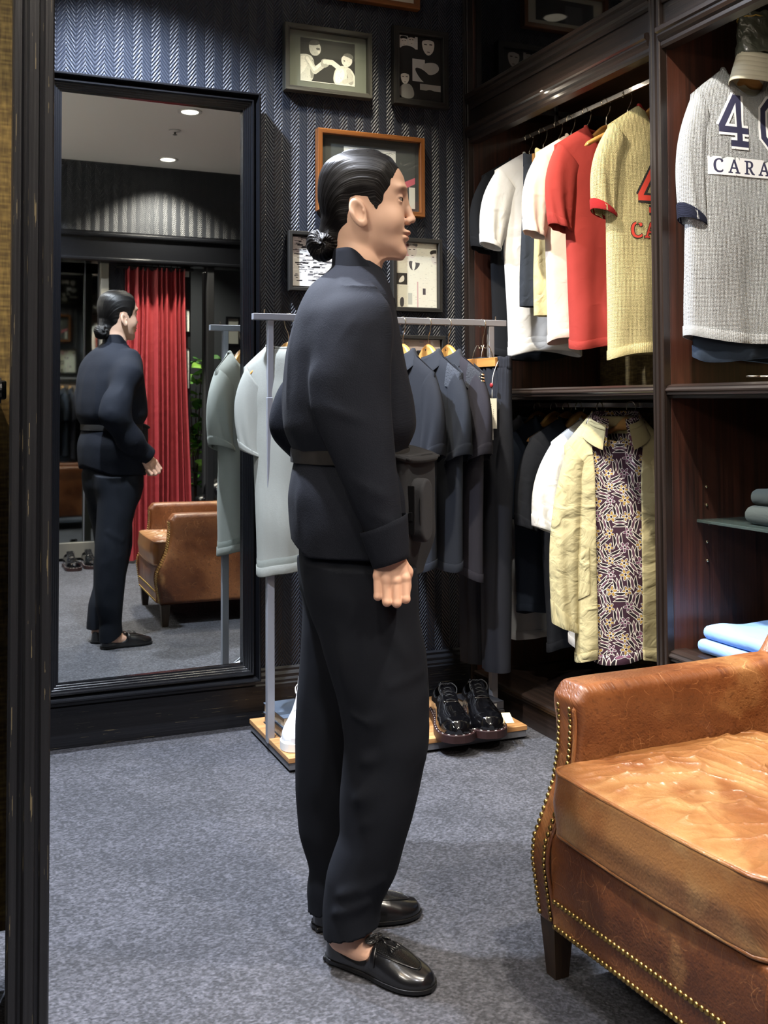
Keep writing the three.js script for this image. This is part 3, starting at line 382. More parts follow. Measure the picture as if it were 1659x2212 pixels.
[[2.072, 2.142, 'narrow pale print high beside the red curtain'], [1.67, 1.84, 'narrow pale print at head height beside the red curtain'], [1.25, 1.55, 'tall narrow pale print beside the red curtain']].forEach(([a, b, l], i) => {
  const t = thing('narrow_print', l, 'picture', [1.835, a, 4.116], Math.PI, 'narrow prints beside the curtain');
  for (const g of frameSides(0.05, b - a, [[0, 0], [0, 0.008], [0.004, 0.008], [0.004, 0]])) part(t, 'frame_side', g.translate(0, (b - a) / 2, 0), M.black);
  part(t, 'print', new THREE.PlaneGeometry(0.042, b - a - 0.008).translate(0, (b - a) / 2, 0.003), std({ map: canvasTex(64, 256, (c, w, h) => { const r = mulberry(40 + i); c.fillStyle = '#dfe3d8'; c.fillRect(0, 0, w, h); noiseFill(c, w * 2, h * 0.5, 0, h * 0.2, w, h * 0.5, 18, r, ['#7c817c', '#aab0a8', '#3d403f']); }), roughness: 0.6 }));
});
struct('trim_4', bx(1.965, 2.015, 0, 2.145, 4.0, 4.05), M.dark);
struct('trim_5', bx(2.02, 2.10, 0, 2.145, 4.30, 4.36), std({ color: 0x3d3f42, roughness: 0.6 }));
{
  const t = thing('framed_picture', 'small pale framed picture on the grey wall right of the plant', 'picture', [2.43, 1.62, 4.905], Math.PI);
  for (const g of frameSides(0.12, 0.24, [[0, 0], [0, 0.02], [0.015, 0.02], [0.015, 0]])) part(t, 'frame_side', g.translate(0, 0.12, 0), M.black);
  part(t, 'print', new THREE.PlaneGeometry(0.092, 0.212).translate(0, 0.12, 0.008), std({ color: 0x8d908a, roughness: 0.7 }));
}
{ // potted plant
  const t = thing('potted_plant', 'leafy green plant in a dark pot beyond the armchair', 'plant', [2.03, 0, 4.58]), r = mulberry(31);
  part(t, 'pot', lathe([[0, 0], [0.10, 0], [0.14, 0.34], [0.15, 0.36], [0.13, 0.36], [0.12, 0.32], [0, 0.32]], 28), M.dark);
  const leafG = sheet((u, v) => { const w = 0.042 * Math.sin(Math.PI * Math.pow(v, 0.8)), x = (u - 0.5) * 2; return [x * w, 0.018 * Math.sin(v * 2.4) - Math.abs(x) * -0.010, v * 0.115]; }, 6, 8, { closed: false, th: 0.0006 }), leafM = [0x4f8a2c, 0x7fb044, 0x2f5f22].map((c) => phys({ color: c, roughness: 0.5, side: THREE.DoubleSide }));
  for (let s = 0; s < 5; s++) { const a = s * 1.26, p = [[0, 0.3, 0], [0.03 * Math.cos(a), 0.8, 0.03 * Math.sin(a)], [0.09 * Math.cos(a), 1.2 + 0.08 * s, 0.09 * Math.sin(a)]]; part(t, 'stem', tube(p, 0.005, 6, 12), M.leg); }
  for (let i = 0; i < 60; i++) { const a = r() * 6.28, y = 0.45 + 1.05 * Math.pow(r(), 0.8), q = 0.02 + 0.09 * r() * (y / 1.5), m = part(t, 'leaf', leafG, leafM[Math.floor(r() * 3)]); m.position.set(Math.cos(a) * q, y, Math.sin(a) * q); m.rotation.set(0.5 - r() * 1.2, r() * 6.28, (r() - 0.5) * 0.8); m.scale.setScalar(0.75 + r() * 0.6); }
}
{
  const s = thing('display_stand', 'low dark box stand under the black round bag', 'stand', [2.16, 0, 4.24]); part(s, 'top', bx(-0.19, 0.19, 0.35, 0.37, -0.16, 0.16), M.dark); part(s, 'body', bx(-0.18, 0.18, 0, 0.35, -0.15, 0.15), M.dark);
  const b = thing('round_bag', 'glossy black rounded leather bag beyond the armchair', 'bag', [2.16, 0.37, 4.24]);
  part(b, 'body', net((x, y, z) => smin(ell(x, y - 0.11, z, 0.155, 0.112, 0.12), ell(x + 0.15, y - 0.045, z - 0.03, 0.07, 0.045, 0.06), 0.03) + 0.004 * Math.sin(x * 40 + y * 25), [-0.25, -0.01, -0.15], [0.18, 0.25, 0.15], 0.008), phys({ color: 0x101114, roughness: 0.18, clearcoat: 0.8, clearcoatRoughness: 0.1 }));
  part(b, 'handle', tube([[-0.06, 0.2, 0], [-0.03, 0.26, 0], [0.03, 0.26, 0], [0.06, 0.2, 0]], 0.007, 8, 16), M.dark);
}
// ---------------------------------------------------------------- the standing woman; local x = the way she faces, z = towards the camera
const PP = V(0.80, 0, 1.56), PT = -0.38397;
const toWorld = (x, y, z) => { const c = Math.cos(PT), s = Math.sin(PT); return [PP.x + x * c + z * s, y, PP.z - x * s + z * c]; };
const skinM = phys({ color: 0xd3ac93, roughness: 0.52, vertexColors: true, bumpMap: tex(256, 256, (u, v) => fbm(u, v, 60, 60, 4, 2), false, 0.08, 0.08), bumpScale: 0.00004 });
const suitM = phys({ color: 0x14171f, specularIntensity: .35, roughness: 0.88, bumpMap: tex(256, 256, (u, v) => fbm(u, v, 90, 60, 44, 2) * 0.7 + 0.3 * fbm(u, v, 18, 14, 3, 2), false, 0.10, 0.10), bumpScale: 0.0005 });
const trouserM = phys({ specularIntensity: .35, color: 0x12151c, roughness: 0.86, bumpMap: weaveB, bumpScale: 0.0004 });
const shoeM = phys({ color: 0x0e0e10, roughness: 0.28, clearcoat: 0.5, clearcoatRoughness: 0.15 });
const woven = tex(256, 256, (u, v) => { const a = (u + v) * 12, b = (u - v) * 12, i = Math.floor(a) + Math.floor(b); return Math.pow(Math.sin(Math.PI * (a % 1)) * Math.sin(Math.PI * (((b % 1) + 1) % 1)), 0.5) * (i % 2 ? 1 : 0.75); }, false, 0.06, 0.06);
const wovenM = phys({ color: 0x0d0d0f, roughness: 0.25, bumpMap: woven, bumpScale: 0.004, clearcoat: 0.5, clearcoatRoughness: 0.2 });
const headRows = [[1.452, .128, .078, .018], [1.462, .136, .060, .030], [1.475, .1375, .035, .042], [1.490, .137, .012, .050], [1.510, .1375, -.010, .056], [1.530, .1365, -.026, .061], [1.555, .1365, -.036, .066], [1.580, .139, -.041, .070], [1.605, .1415, -.042, .072], [1.630, .1365, -.039, .071], [1.650, .125, -.030, .064], [1.662, .110, -.018, .053], [1.672, .090, .002, .037], [1.678, .070, .025, .018]].map(([y, f, b, w]) => [y, (f + b) / 2, (f - b) / 2, 0, w, 2.15]);
const skull = rings(headRows, 2);
function headF(x, y, z) {
  const s = Math.abs(z); let d = skull(x, y, z);
  d = smin(d, chain(x, y, z, [[.035, 1.50, 0, .050], [.036, 1.44, 0, .0475], [.022, 1.38, 0, .056]]), 0.02);
  d = smin(d, ell(x - .098, y - 1.532, s - .036, .030, .026, .022), 0.02);
  d = smin(d, ell(x - .126, y - 1.466, z, .0145, .014, .017), 0.012);
  d = smin(d, ell(x - .1265, y - 1.599, s - .024, .0120, .008, .022), 0.014);
  d = smax(d, -ell(x - .1415, y - 1.5775, s - .031, .012, .0085, .014), 0.008);
  const lid = Math.hypot(x - .1215, y - 1.5765, s - .031) - .0130; d = smin(d, Math.min(smax(lid, 1.5768 - y, .0012), smax(lid, y - 1.5728, .0012)), .004);
  d = smin(d, chain(x, y, z, [[.1380, 1.588, 0, .0055], [.1455, 1.558, 0, .0068], [.1532, 1.5385, 0, .0088]], .006), .010);
  d = smin(d, ell(x - .1445, y - 1.5335, s - .0095, .0085, .0068, .0070), .005);
  d = smax(d, -ell(x - .1530, y - 1.5285, s - .0062, .0050, .0030, .0030), .002);
  d = smin(d, ell(x - .1405, y - 1.5085, z, .0105, .0062, .0230), .007);
  d = smin(d, ell(x - .1380, y - 1.4960, z, .0088, .0062, .0200), .007);
  d = smax(d, -ell(x - .1500, y - 1.5022, z, .0085, .0010, .0240), .0028);
  // ears
  const ex = (x - .037) * .955 + (y - 1.541) * .296, ey = (y - 1.541) * .955 - (x - .037) * .296, ez = s - .0735 - ex * -0.12;
  let e = ell(ex, ey - .002, ez, .0175, .0305, .0085); e = smin(e, ell(ex - .003, ey + .024, ez + .001, .0085, .0085, .006), .006);
  e = smax(e, -ell(ex - .003, ey + .001, ez - .0075, .0100, .0180, .0090), .003); e = smax(e, -ell(ex + .002, ey - .013, ez - .0075, .0085, .011, .0035), .003);
  e = Math.min(e, ell(ex - .0125, ey + .001, ez - .001, .0035, .0060, .0050)); 
  return smin(d, e, .003);
}
function handF(x, y, z) { // right hand hanging, back of the hand towards +z
  const K = [[.0790, .7965, .2130, .0093], [.0955, .7900, .2180, .0100], [.1140, .7890, .2190, .0102], [.1320, .7930, .2160, .0100]], P = [[.0785, .7580, .2220, .0079], [.0960, .7480, .2265, .0086], [.1148, .7460, .2275, .0088], [.1325, .7530, .2245, .0085]];
  let d = chain(x, y, z, [[.100, .880, .205, .0235], [.101, .845, .205, .0240]], .01); d = Math.max(d, ell(x - .1, y - .86, z - .205, .026, .08, .021));
  for (let i = 0; i < 4; i++) d = smin(d, chain(x, y, z, [[.088 + i * .0085, .842, .206, .0145], K[i]]), .010);
  for (let i = 0; i < 4; i++) { const k = K[i], p = P[i], q = [p[0] + .0015, p[1] - .003, p[2] - .024, p[3] * .93], t = [q[0] + .002, q[1] + .017, q[2] - .008, p[3] * .85]; let f = Math.min(cap(x, y, z, k, p), cap(x, y, z, p, q), cap(x, y, z, q, t)); f = smin(f, Math.hypot(x - p[0], y - p[1], z - p[2]) - p[3] * 1.04, .003); d = smin(d, f, i ? .0035 : .0035); }
  for (const k of K) d = smin(d, ell(x - k[0], y - k[1], z - k[2] - .003, .0085, .0085, .0085), .004);
  return smin(d, chain(x, y, z, [[.115, .832, .200, .0150], [.1350, .800, .1930, .0125], [.1330, .775, .1880, .0105], [.1180, .760, .1900, .0090]], .006), .008);
}
function withColor(g, fn) { const p = g.attributes.position, c = new Float32Array(p.count * 3); for (let i = 0; i < p.count; i++) { const k = fn(p.getX(i), p.getY(i), p.getZ(i)); c[i * 3] = k[0]; c[i * 3 + 1] = k[1]; c[i * 3 + 2] = k[2]; } g.setAttribute('color', new THREE.BufferAttribute(c, 3)); return g; }
const shoeW = (x, L, k) => { let w = k[k.length - 1][1]; for (let i = 1; i < k.length; i++) if (x < k[i][0]) { w = lerp(k[i - 1][1], k[i][1], (x - k[i - 1][0]) / (k[i][0] - k[i - 1][0])); break; } const t = clamp((x - L + .065) / .065, 0, 1), h = clamp((.032 - x) / .032, 0, 1); return w * Math.sqrt(Math.max(.006, 1 - Math.pow(t, 2.3))) * Math.sqrt(Math.max(.02, 1 - h * h)); };
const SHOES = [{ h: [-.028, .062], a: 0.60, L: 1.0, side: 1 }, { h: [-.068, -.052], a: -0.27, L: 0.98, side: -1 }]; // heel point, turn, scale
const inShoe = (s, x, z) => { const dx = x - s.h[0], dz = z - s.h[1], c = Math.cos(s.a), n = Math.sin(s.a); return [(dx * c + dz * n) / s.L, (-dx * n + dz * c) / s.L]; };
function footF(s, x, y, z) { const [u, w] = inShoe(s, x, z); let d = chain(u, y, w, [[.034, .040, 0, .025], [.085, .040, 0, .027], [.125, .030, 0, .020], [.19, .024, 0, .012]], .02); return smin(d, chain(u, y, w, [[.046, .06, 0, .030], [.048, .13, 0, .030], [.052, .25, 0, .040]], .02), .03); }
const torsoRows = [[1.446, .036, .044, 0, .046], [1.425, .030, .056, 0, .062], [1.395, .018, .088, 0, .115], [1.370, .015, .096, 0, .152, 2.2], [1.330, .010, .108, 0, .192, 2.3], [1.250, .008, .125, 0, .200, 2.3], [1.150, .014, .141, 0, .200, 2.3], [1.085, .018, .144, 0, .195, 2.3], [1.050, .018, .128, 0, .178, 2.2], [1.030, .018, .116, 0, .165, 2.2], [1.005, .018, .122, 0, .172, 2.2], [.950, .020, .134, 0, .186, 2.3], [.880, .022, .134, 0, .192, 2.3], [.790, .025, .126, 0, .190, 2.3]];
const torso = rings(torsoRows, 2);
const sleeveR = rings([[1.372, .042, .016, .140, .016], [1.358, .043, .038, .154, .036], [1.335, .044, .052, .166, .050], [1.300, .040, .063, .178, .056], [1.255, .031, .072, .187, .057], [1.195, .022, .082, .196, .056], [1.130, .024, .080, .200, .056], [1.080, .035, .072, .203, .055], [1.020, .049, .061, .205, .052], [.960, .066, .052, .207, .050], [.900, .085, .040, .206, .043], [.850, .096, .034, .206, .036]], 2);
const sleeveL = (x, y, z) => chain(x, y, z, [[.030, 1.350, -.135, .050], [-.015, 1.275, -.185, .058], [-.095, 1.140, -.215, .060], [-.108, 1.090, -.220, .060], [-.02, .975, -.215, .052], [.055, .915, -.203, .043]], .04);
const suitFolds = (x, y, z) => ridge(x, y, z, [-.035, 1.26, .255], [.06, 1.20, .268], .012, .004) + ridge(x, y, z, [-.055, 1.14, .255], [.07, 1.10, .268], .013, .0045) + ridge(x, y, z, [.01, 1.0, .25], [.10, .955, .258], .011, .004) + ridge(x, y, z, [.045, .935, .245], [.115, .905, .245], .008, .004)
  + ridge(x, y, z, [.05, 1.33, .235], [-.06, 1.19, .258], .010, .003) + ridge(x, y, z, [-.10, 1.34, .02], [-.13, 1.10, .03], .016, .006) + ridge(x, y, z, [-.09, 1.33, -.07], [-.125, 1.08, -.08], .016, .006) + ridge(x, y, z, [-.09, 1.33, .09], [-.125, 1.10, .11], .014, .005)
  + ridge(x, y, z, [-.08, .99, .12], [-.10, .84, .15], .016, .005) + ridge(x, y, z, [.03, .99, .18], [.01, .83, .19], .016, .005) + ridge(x, y, z, [-.17, 1.12, -.26], [-.06, 1.05, -.28], .014, .006) + ridge(x, y, z, [-.06, 1.26, -.26], [-.13, 1.17, -.27], .014, .005);
const suitN = (x, y, z) => 0.0035 * n3(x * 11 + 3, y * 7, z * 11) + 0.0016 * n3(x * 26, y * 15 + x * 8, z * 26);
function jacketF(x, y, z) { const fo = suitFolds(x, y, z) * .6 + suitN(x, y, z) * .8; const hem = .828 - .10 * (x - .02) * sstep(-.1, .15, x) + .03 * sstep(-.06, -.12, x) - .018 * sstep(.1, -.1, z); let d = smax(torso(x, y, z) - fo, hem - y, .003); d = smin(d, sleeveR(x, y, z) - fo, lerp(.012, .036, sstep(1.18, 1.30, y))); return smin(d, sleeveL(x, y, z) - fo, .026); }
const legN = rings([[.80, .045, .112, .080, .100], [.70, .055, .107, .085, .098], [.634, .065, .107, .090, .095], [.54, .085, .094, .092, .092], [.447, .094, .086, .095, .088], [.353, .079, .081, .096, .082], [.26, .066, .069, .096, .075], [.185, .040, .072, .096, .069], [.135, .024, .061, .097, .063], [.105, .020, .060, .098, .061], [.048, .022, .062, .100, .061]], 1);
const legF = rings([[.80, .010, .110, -.080, .100], [.70, .002, .094, -.085, .097], [.595, -.018, .079, -.085, .090], [.49, -.031, .075, -.084, .084], [.39, -.036, .073, -.082, .080], [.29, -.040, .069, -.079, .074], [.20, -.038, .061, -.075, .066], [.12, -.026, .049, -.070, .056], [.085, -.026, .055, -.068, .056], [.030, -.022, .057, -.066, .055]], 1);
const pelvis = rings([[1.0, .015, .10, 0, .145], [.85, .020, .112, 0, .168, 2.2], [.75, .030, .115, 0, .174, 2.2], [.69, .030, .095, 0, .150, 2.2], [.62, .030, .05, 0, .09]], 2);
const legFolds = (x, y, z) => { const L = [[[.175, .555, .11], [.05, .505, .187], .015, .009], [[.06, .505, .19], [.0, .525, .16], .010, .005], [[.182, .49, .11], [.02, .42, .187], .015, .010], [[.175, .43, .12], [.0, .34, .18], .015, .009], [[.17, .60, .12], [.09, .58, .19], .012, .004], [[.15, .36, .13], [.03, .30, .175], .011, .005], [[.09, .20, .15], [-.03, .155, .16], .012, .007], [[.06, .155, .16], [-.035, .12, .15], .010, .006], [[.10, .215, .10], [.03, .17, .165], .010, .005], [[.0, .70, .17], [.0, .50, .17], .016, .004], [[-.09, .56, -.12], [-.02, .50, -.17], .014, .006], [[-.10, .40, -.10], [-.03, .44, -.165], .012, .006], [[-.09, .17, -.08], [-.03, .13, -.12], .010, .006], [[.08, .735, .18], [.13, .63, .17], .014, .004]]; let s = 0; for (const q of L) s += ridge(x, y, z, ...q); return s; };
function trouserF(x, y, z) { let d = smin(legN(x, y, z), legF(x, y, z), y > .5 ? lerp(.006, .04, sstep(.5, .7, y)) : .006); d = smin(d, pelvis(x, y, z), .03); d -= legFolds(x, y, z) + 0.003 * n3(x * 12, y * 8 + z * 3, z * 12) + .0015 * n3(x * 30, y * 16, z * 30);
  // hollow at the hems
  if (y < .13) { const q = Math.min(legN(x, Math.max(y, .0485), z), legF(x, Math.max(y, .0305), z)) - legFolds(x, y, z) - 0.003 * n3(x * 12, y * 8 + z * 3, z * 12) + .0115; d = Math.max(d, -Math.max(q, y - .12), z > .015 ? .060 + .24 * (x + .04) - y : .030 + .55 * Math.max(0, x + .06) - y); } return d; }
const inSuit = (d) => d + .022;
function bodyF(x, y, z) { let d = inSuit(torso(x, y, z)); d = smin(d, chain(x, y, z, [[.022, 1.44, 0, .048], [.015, 1.33, 0, .07]]), .02); d = Math.min(d, sleeveR(x, y, z) + .02, sleeveL(x, y, z) + .026, pelvis(x, y, z) + .02, legN(x, y, z) + .022, legF(x, y, z) + .02); d = Math.max(d, .09 - y); return d; }
{
  const W = thing('person', 'woman in dark navy overshirt and trousers with low hair bun, standing in profile', 'person', [PP.x, 0, PP.z], PT);
  const tone = (x, y, z) => { let c = [1, 1, 1]; const s = Math.abs(z);
    const lip = gauss((y - 1.5025), .0115) * sstep(.128, .140, x) * (s < .024 ? 1 : 0) * sstep(.024, .014, s); if (y > 1.45) { if (lip > 0.35) c = mix3(c, [.80, .50, .50], clamp((lip - .35) * 2, 0, .85)); const br = gauss(y - 1.5985 + (s - .03) * .05, .0045) * sstep(.0105, .016, s) * sstep(.056, .044, s) * (x > .105 ? 1 : 0); c = mix3(c, [.16, .12, .10], clamp(br * 1.1, 0, .85)); const lash = gauss(y - 1.5788, .0016) * sstep(.012, .02, s) * sstep(.047, .042, s) * (x > .12 ? 1 : 0); c = mix3(c, [.08, .06, .06], clamp(lash, 0, .9)); }
    if (y < .9) c = mix3(c, [1.05, .93, .90], .6); return c; };
  const bits = [net(headF, [-.06, 1.40, -.095], [.175, 1.70, .095], .0028), net(handF, [.055, .715, .165], [.16, .885, .25], .0022).translate(-.004, .007, 0), net(bodyF, [-.17, .08, -.30], [.19, 1.42, .28], .014)];
  const fx = (x, y, z) => { const X = x - .045, Y = y - .93, c = Math.cos(.55), s = Math.sin(.55); return handF((X * c + Y * s) + .100, (-X * s + Y * c) + .885, -(z + .0) + .003); };
  bits.push(net(fx, [-.0, .75, -.26], [.19, .96, -.15], .003));
  for (const s of SHOES) bits.push(net((x, y, z) => footF(s, x, y, z), [-.13, .008, -.19], [.24, .2, .26], .005));
  const body = part(W, 'body', mergeGeometries(bits.map((g) => withColor(g, tone))), skinM, 'face, neck, hands and insteps');
  for (const s of [-1, 1]) { const e = part(body, 'eyeball', new THREE.SphereGeometry(.0115, 20, 16), std({ color: 0x8f8780, roughness: 0.2 })); e.position.set(.1215, 1.5765, s * .031); const i = part(body, 'iris', new THREE.SphereGeometry(.0062, 16, 12).scale(.45, 1, 1), std({ color: 0x1d120c, roughness: 0.1 })); i.position.set(.1310, 1.5762, s * .0312); }
  // hair drawn back into a low bun
  const hl = [[.142, 1.672], [.1275, 1.653], [.119, 1.636], [.108, 1.612], [.098, 1.592], [.088, 1.568], [.0765, 1.548], [.070, 1.556], [.056, 1.5735], [.040, 1.5785], [.022, 1.573], [.015, 1.545], [.013, 1.51], [.006, 1.478], [-.02, 1.462], [-.12, 1.46], [-.12, 1.75], [.17, 1.75]];
  const poly = (x, y) => { let d = 1e9, inside = false; for (let i = 0, j = hl.length - 1; i < hl.length; j = i++) { const [ax, ay] = hl[j], [bx_, by] = hl[i], ex = bx_ - ax, ey = by - ay, t = clamp(((x - ax) * ex + (y - ay) * ey) / (ex * ex + ey * ey), 0, 1); d = Math.min(d, Math.hypot(x - ax - ex * t, y - ay - ey * t)); if ((by > y) !== (ay > y) && x < (ax - bx_) * (y - by) / (ay - by) + bx_) inside = !inside; } return inside ? -d : d; };
  const hairRows = headRows.map(([y, c, a, z, b, n]) => [y + (y > 1.62 ? (y - 1.62) * .14 : 0), c - .002, a + .008, 0, b + .0075, n]);
  const hs = rings(hairRows, 2);
  const bunC = [-.040, 1.483, 0];
  const hairF = (x, y, z) => { const ang = Math.atan2(z, y - 1.487), dist = Math.hypot(x - bunC[0], y - bunC[1], z); const pl = poly(x, y); let d = lerp(skull(x, y, z) - .0012, hs(x, y, z), sstep(-.002, .028, -pl)) - .0002 * Math.sin(ang * 46 + dist * 30 + 3 * n3(x * 20, y * 20, z * 20)) - .0002 * Math.sin(ang * 91 + 1); d = smax(d, pl - .004 * n3(x * 160, y * 60, z * 20), .002);
    const nape = chain(x, y, z, [[-.012, 1.52, 0, .036], [-.030, 1.485, 0, .026]], .02); d = smin(d, nape, .012); return d; };
  const hairB = tex(512, 64, (u, v) => fbm(u, v, 128, 2, 3, 3), false, 0.12, 0.4);
  const hairM = phys({ color: 0x0b0908, roughness: 0.48, specularIntensity: .55, bumpMap: hairB, bumpScale: 0.0010, anisotropy: 0.6 });
  const hair = part(W, 'hair', net(hairF, [-.075, 1.445, -.095], [.15, 1.705, .095], .003, (x, y, z) => [Math.atan2(z, y - 1.487) * .12, Math.hypot(x - bunC[0], y - bunC[1], z)]), hairM, 'black hair drawn back smoothly');
  part(hair, 'bun', net((x, y, z) => { const X = x - bunC[0], Y = y - bunC[1], a = Math.atan2(Y, X); return ell(X, Y, z, .038, .034, .037) - .0026 * Math.sin(a * 3 + Math.hypot(X, Y) * 190 + z * 60) - .0008 * Math.sin(a * 23 + z * 200); }, [-.09, 1.44, -.045], [.01, 1.53, .045], .0025, (x, y, z) => [Math.hypot(x - bunC[0], y - bunC[1]) * 2, Math.atan2(y - bunC[1], x - bunC[0]) * .06]), hairM, 'low twisted bun');
  const rr = mulberry(91); for (let i = 0; i < 22; i++) { const z = (rr() - .5) * .10, x0 = .02 + rr() * .08, y0 = 1.683 - z * z * 6 - (x0 - .055) ** 2 * 6; part(hair, 'stray_hair', tube([[x0, y0 - .004, z], [x0 - .02 + rr() * .04, y0 + .008 * rr() + .003, z + (rr() - .5) * .02], [x0 + (rr() - .5) * .06, y0 + (rr() - .3) * .016, z + (rr() - .5) * .03]], .00028, 4, 6), hairM); }
  // overshirt
  const jk = part(W, 'overshirt', net(jacketF, [-.20, .75, -.32], [.20, 1.45, .30], .0058), suitM);
  part(jk, 'collar', sheet((u, v) => { const th = lerp(.22, Math.PI * 2 - .22, u), c = Math.cos(th), fall = Math.pow(sstep(-.5, 1, c), 1.4); return [.036 + (.056 - .005 * v) * c + fall * .026, lerp(1.400, 1.470, v) - fall * lerp(.075, .105, v), (.068 - .010 * v) * Math.sin(th) * (1 - .25 * fall)]; }, 60, 8, { closed: false, th: .004 }), suitM);
  part(jk, 'cuff', sheet((u, v) => { const a = u * Math.PI * 2, y = lerp(.905, .829, v) + .016 * Math.cos(a) * lerp(1.2, .75, v), cx = lerp(.0865, .101, v), r = 1 + .03 * Math.sin(a * 3); return [cx + lerp(.047, .036, v) * Math.cos(a) * r, y, .206 + lerp(.047, .038, v) * Math.sin(a) * r]; }, 40, 8, { th: .004, us: .3, vs: .08 }), suitM, 'turned-back cuff');
  part(jk, 'cuff', sheet((u, v) => { const a = u * Math.PI * 2, x = lerp(.035, .085, v), y = lerp(.935, .895, v); return [x + .045 * Math.cos(a) * .55, y + .045 * Math.cos(a) * .8, -.203 + .045 * Math.sin(a)]; }, 32, 6, { th: .004 }), suitM);
  part(W, 'trousers', net(trouserF, [-.14, .02, -.20], [.21, .99, .20], .0056), trouserM);
  // tassel loafers
  for (const s of SHOES) {
    const wid = (x) => shoeW(x, .25, [[0, .0305], [.07, .0315], [.11, .033], [.16, .0425], [.195, .0445], [.25, .043]]);
    const hei = (x) => { const k = [[0, .052], [.03, .054], [.065, .040], [.095, .028], [.112, .034], [.128, .054], [.17, .046], [.21, .032], [.24, .022], [.25, .01]]; for (let i = 1; i < k.length; i++) if (x < k[i][0]) return lerp(k[i - 1][1], k[i][1], (x - k[i - 1][0]) / (k[i][0] - k[i - 1][0])); return .01; };
    const up = (x, y, z) => { const w = wid(clamp(x, 0, .249)), h = hei(clamp(x, 0, .249)), Y = (y - .010) / h; let d = (Math.pow(Math.pow(Math.abs(z) / w, 2.6) + Math.pow(Math.max(Y, 0), 2.4), 1 / 2.5) - 1) * Math.min(w, h); d = Math.max(d, .010 - y, -x - .0, x - .2495); const o = (Math.hypot((x - .066) / .062, z / .0265) - 1) * .0265; return smax(d, -Math.max(o, .016 - y), .003); };
    const shoe = part(W, 'loafer', net(up, [-.006, .004, -.05], [.256, .075, .05], .0030), shoeM, 'black leather loafer with woven apron');
    shoe.position.set(s.h[0], 0, s.h[1]); shoe.rotation.y = -s.a; shoe.scale.setScalar(s.L);
    const outl = (e) => { const sh = new THREE.Shape(); for (let i = 0; i <= 60; i++) { const q = .5 - .5 * Math.cos(Math.PI * (i <= 30 ? i / 30 : (60 - i) / 30)), x = q * .25, w = (wid(clamp(x, 0, .249)) + e) * (i <= 30 ? 1 : -1), X = lerp(-e, .25 + e, q); i ? sh.lineTo(X, w) : sh.moveTo(X, w); } return sh; };
    part(shoe, 'sole', new THREE.ExtrudeGeometry(outl(.0015), { depth: .006, bevelEnabled: true, bevelSize: .001, bevelThickness: .001, bevelSegments: 2 }).rotateX(Math.PI / 2).translate(0, .0115, 0), std({ color: 0x0b0b0c, roughness: .4 }));
    part(shoe, 'heel', bx(.002, .058, .001, .012, -.0275, .0275, .006), std({ color: 0x0b0b0c, roughness: .4 }));
    const top = (x, z) => .010 + hei(x) * Math.pow(Math.max(0, 1 - Math.pow(Math.abs(z) / wid(x), 2.6)), 1 / 2.4);
    part(shoe, 'apron', sheet((u, v) => { const x = lerp(.122, .222, v), e = .026 * Math.pow(Math.max(1e-4, Math.sin(Math.PI * clamp(lerp(.30, .985, v), 0, 1))), .55), z = (u - .5) * 2 * e; return [x, top(x, z) + .0016 - Math.abs(u - .5) * .001, z]; }, 16, 20, { closed: false, th: .0015, us: .06, vs: .1 }), wovenM, 'woven leather apron');
    const edge = []; for (let i = 0; i <= 24; i++) { const v = i <= 12 ? i / 12 : (24 - i) / 12, x = lerp(.122, .223, v), e = .0268 * Math.pow(Math.max(1e-3, Math.sin(Math.PI * lerp(.30, .985, v))), .55) * (i <= 12 ? 1 : -1); edge.push([x, top(x, e) + .001, e]); } part(shoe, 'apron_seam', tube(edge, .0016, 6, 60), shoeM);
    part(shoe, 'tongue_strap', sheet((u, v) => { const z = (v - .5) * .074, x = .124 + (u - .5) * .013 + .006 * Math.cos(v * Math.PI * 2); return [x, top(x, clamp(z, -wid(x) * .98, wid(x) * .98)) + .003, z]; }, 4, 16, { closed: false, th: .002 }), shoeM);
    part(shoe, 'vamp_flap', net((x, y, z) => ell(x - .112, y - .066, z, .014, .006, .026), [.09, .052, -.03], [.135, .078, .03], .003), wovenM);
    for (const k of [-1, 1]) { const b = [.128, top(.128, 0) + .006, k * .003], e = [.148, top(.148, 0) + .007, k * .010]; const ta = part(shoe, 'tassel', tube([b, [.138, top(.138, 0) + .010, k * .006], e], .0022, 6, 8), shoeM); for (let i = 0; i < 6; i++) part(shoe, 'tassel_strip', tube([e, [.158 + i * .001, top(.158, 0) + .005 + .002 * (i % 2), k * .010 + (i - 2.5) * .0026], [.168, top(.168, 0) + .0035, k * .010 + (i - 2.5) * .0042]], .0011, 4, 6), shoeM); }
  }
}
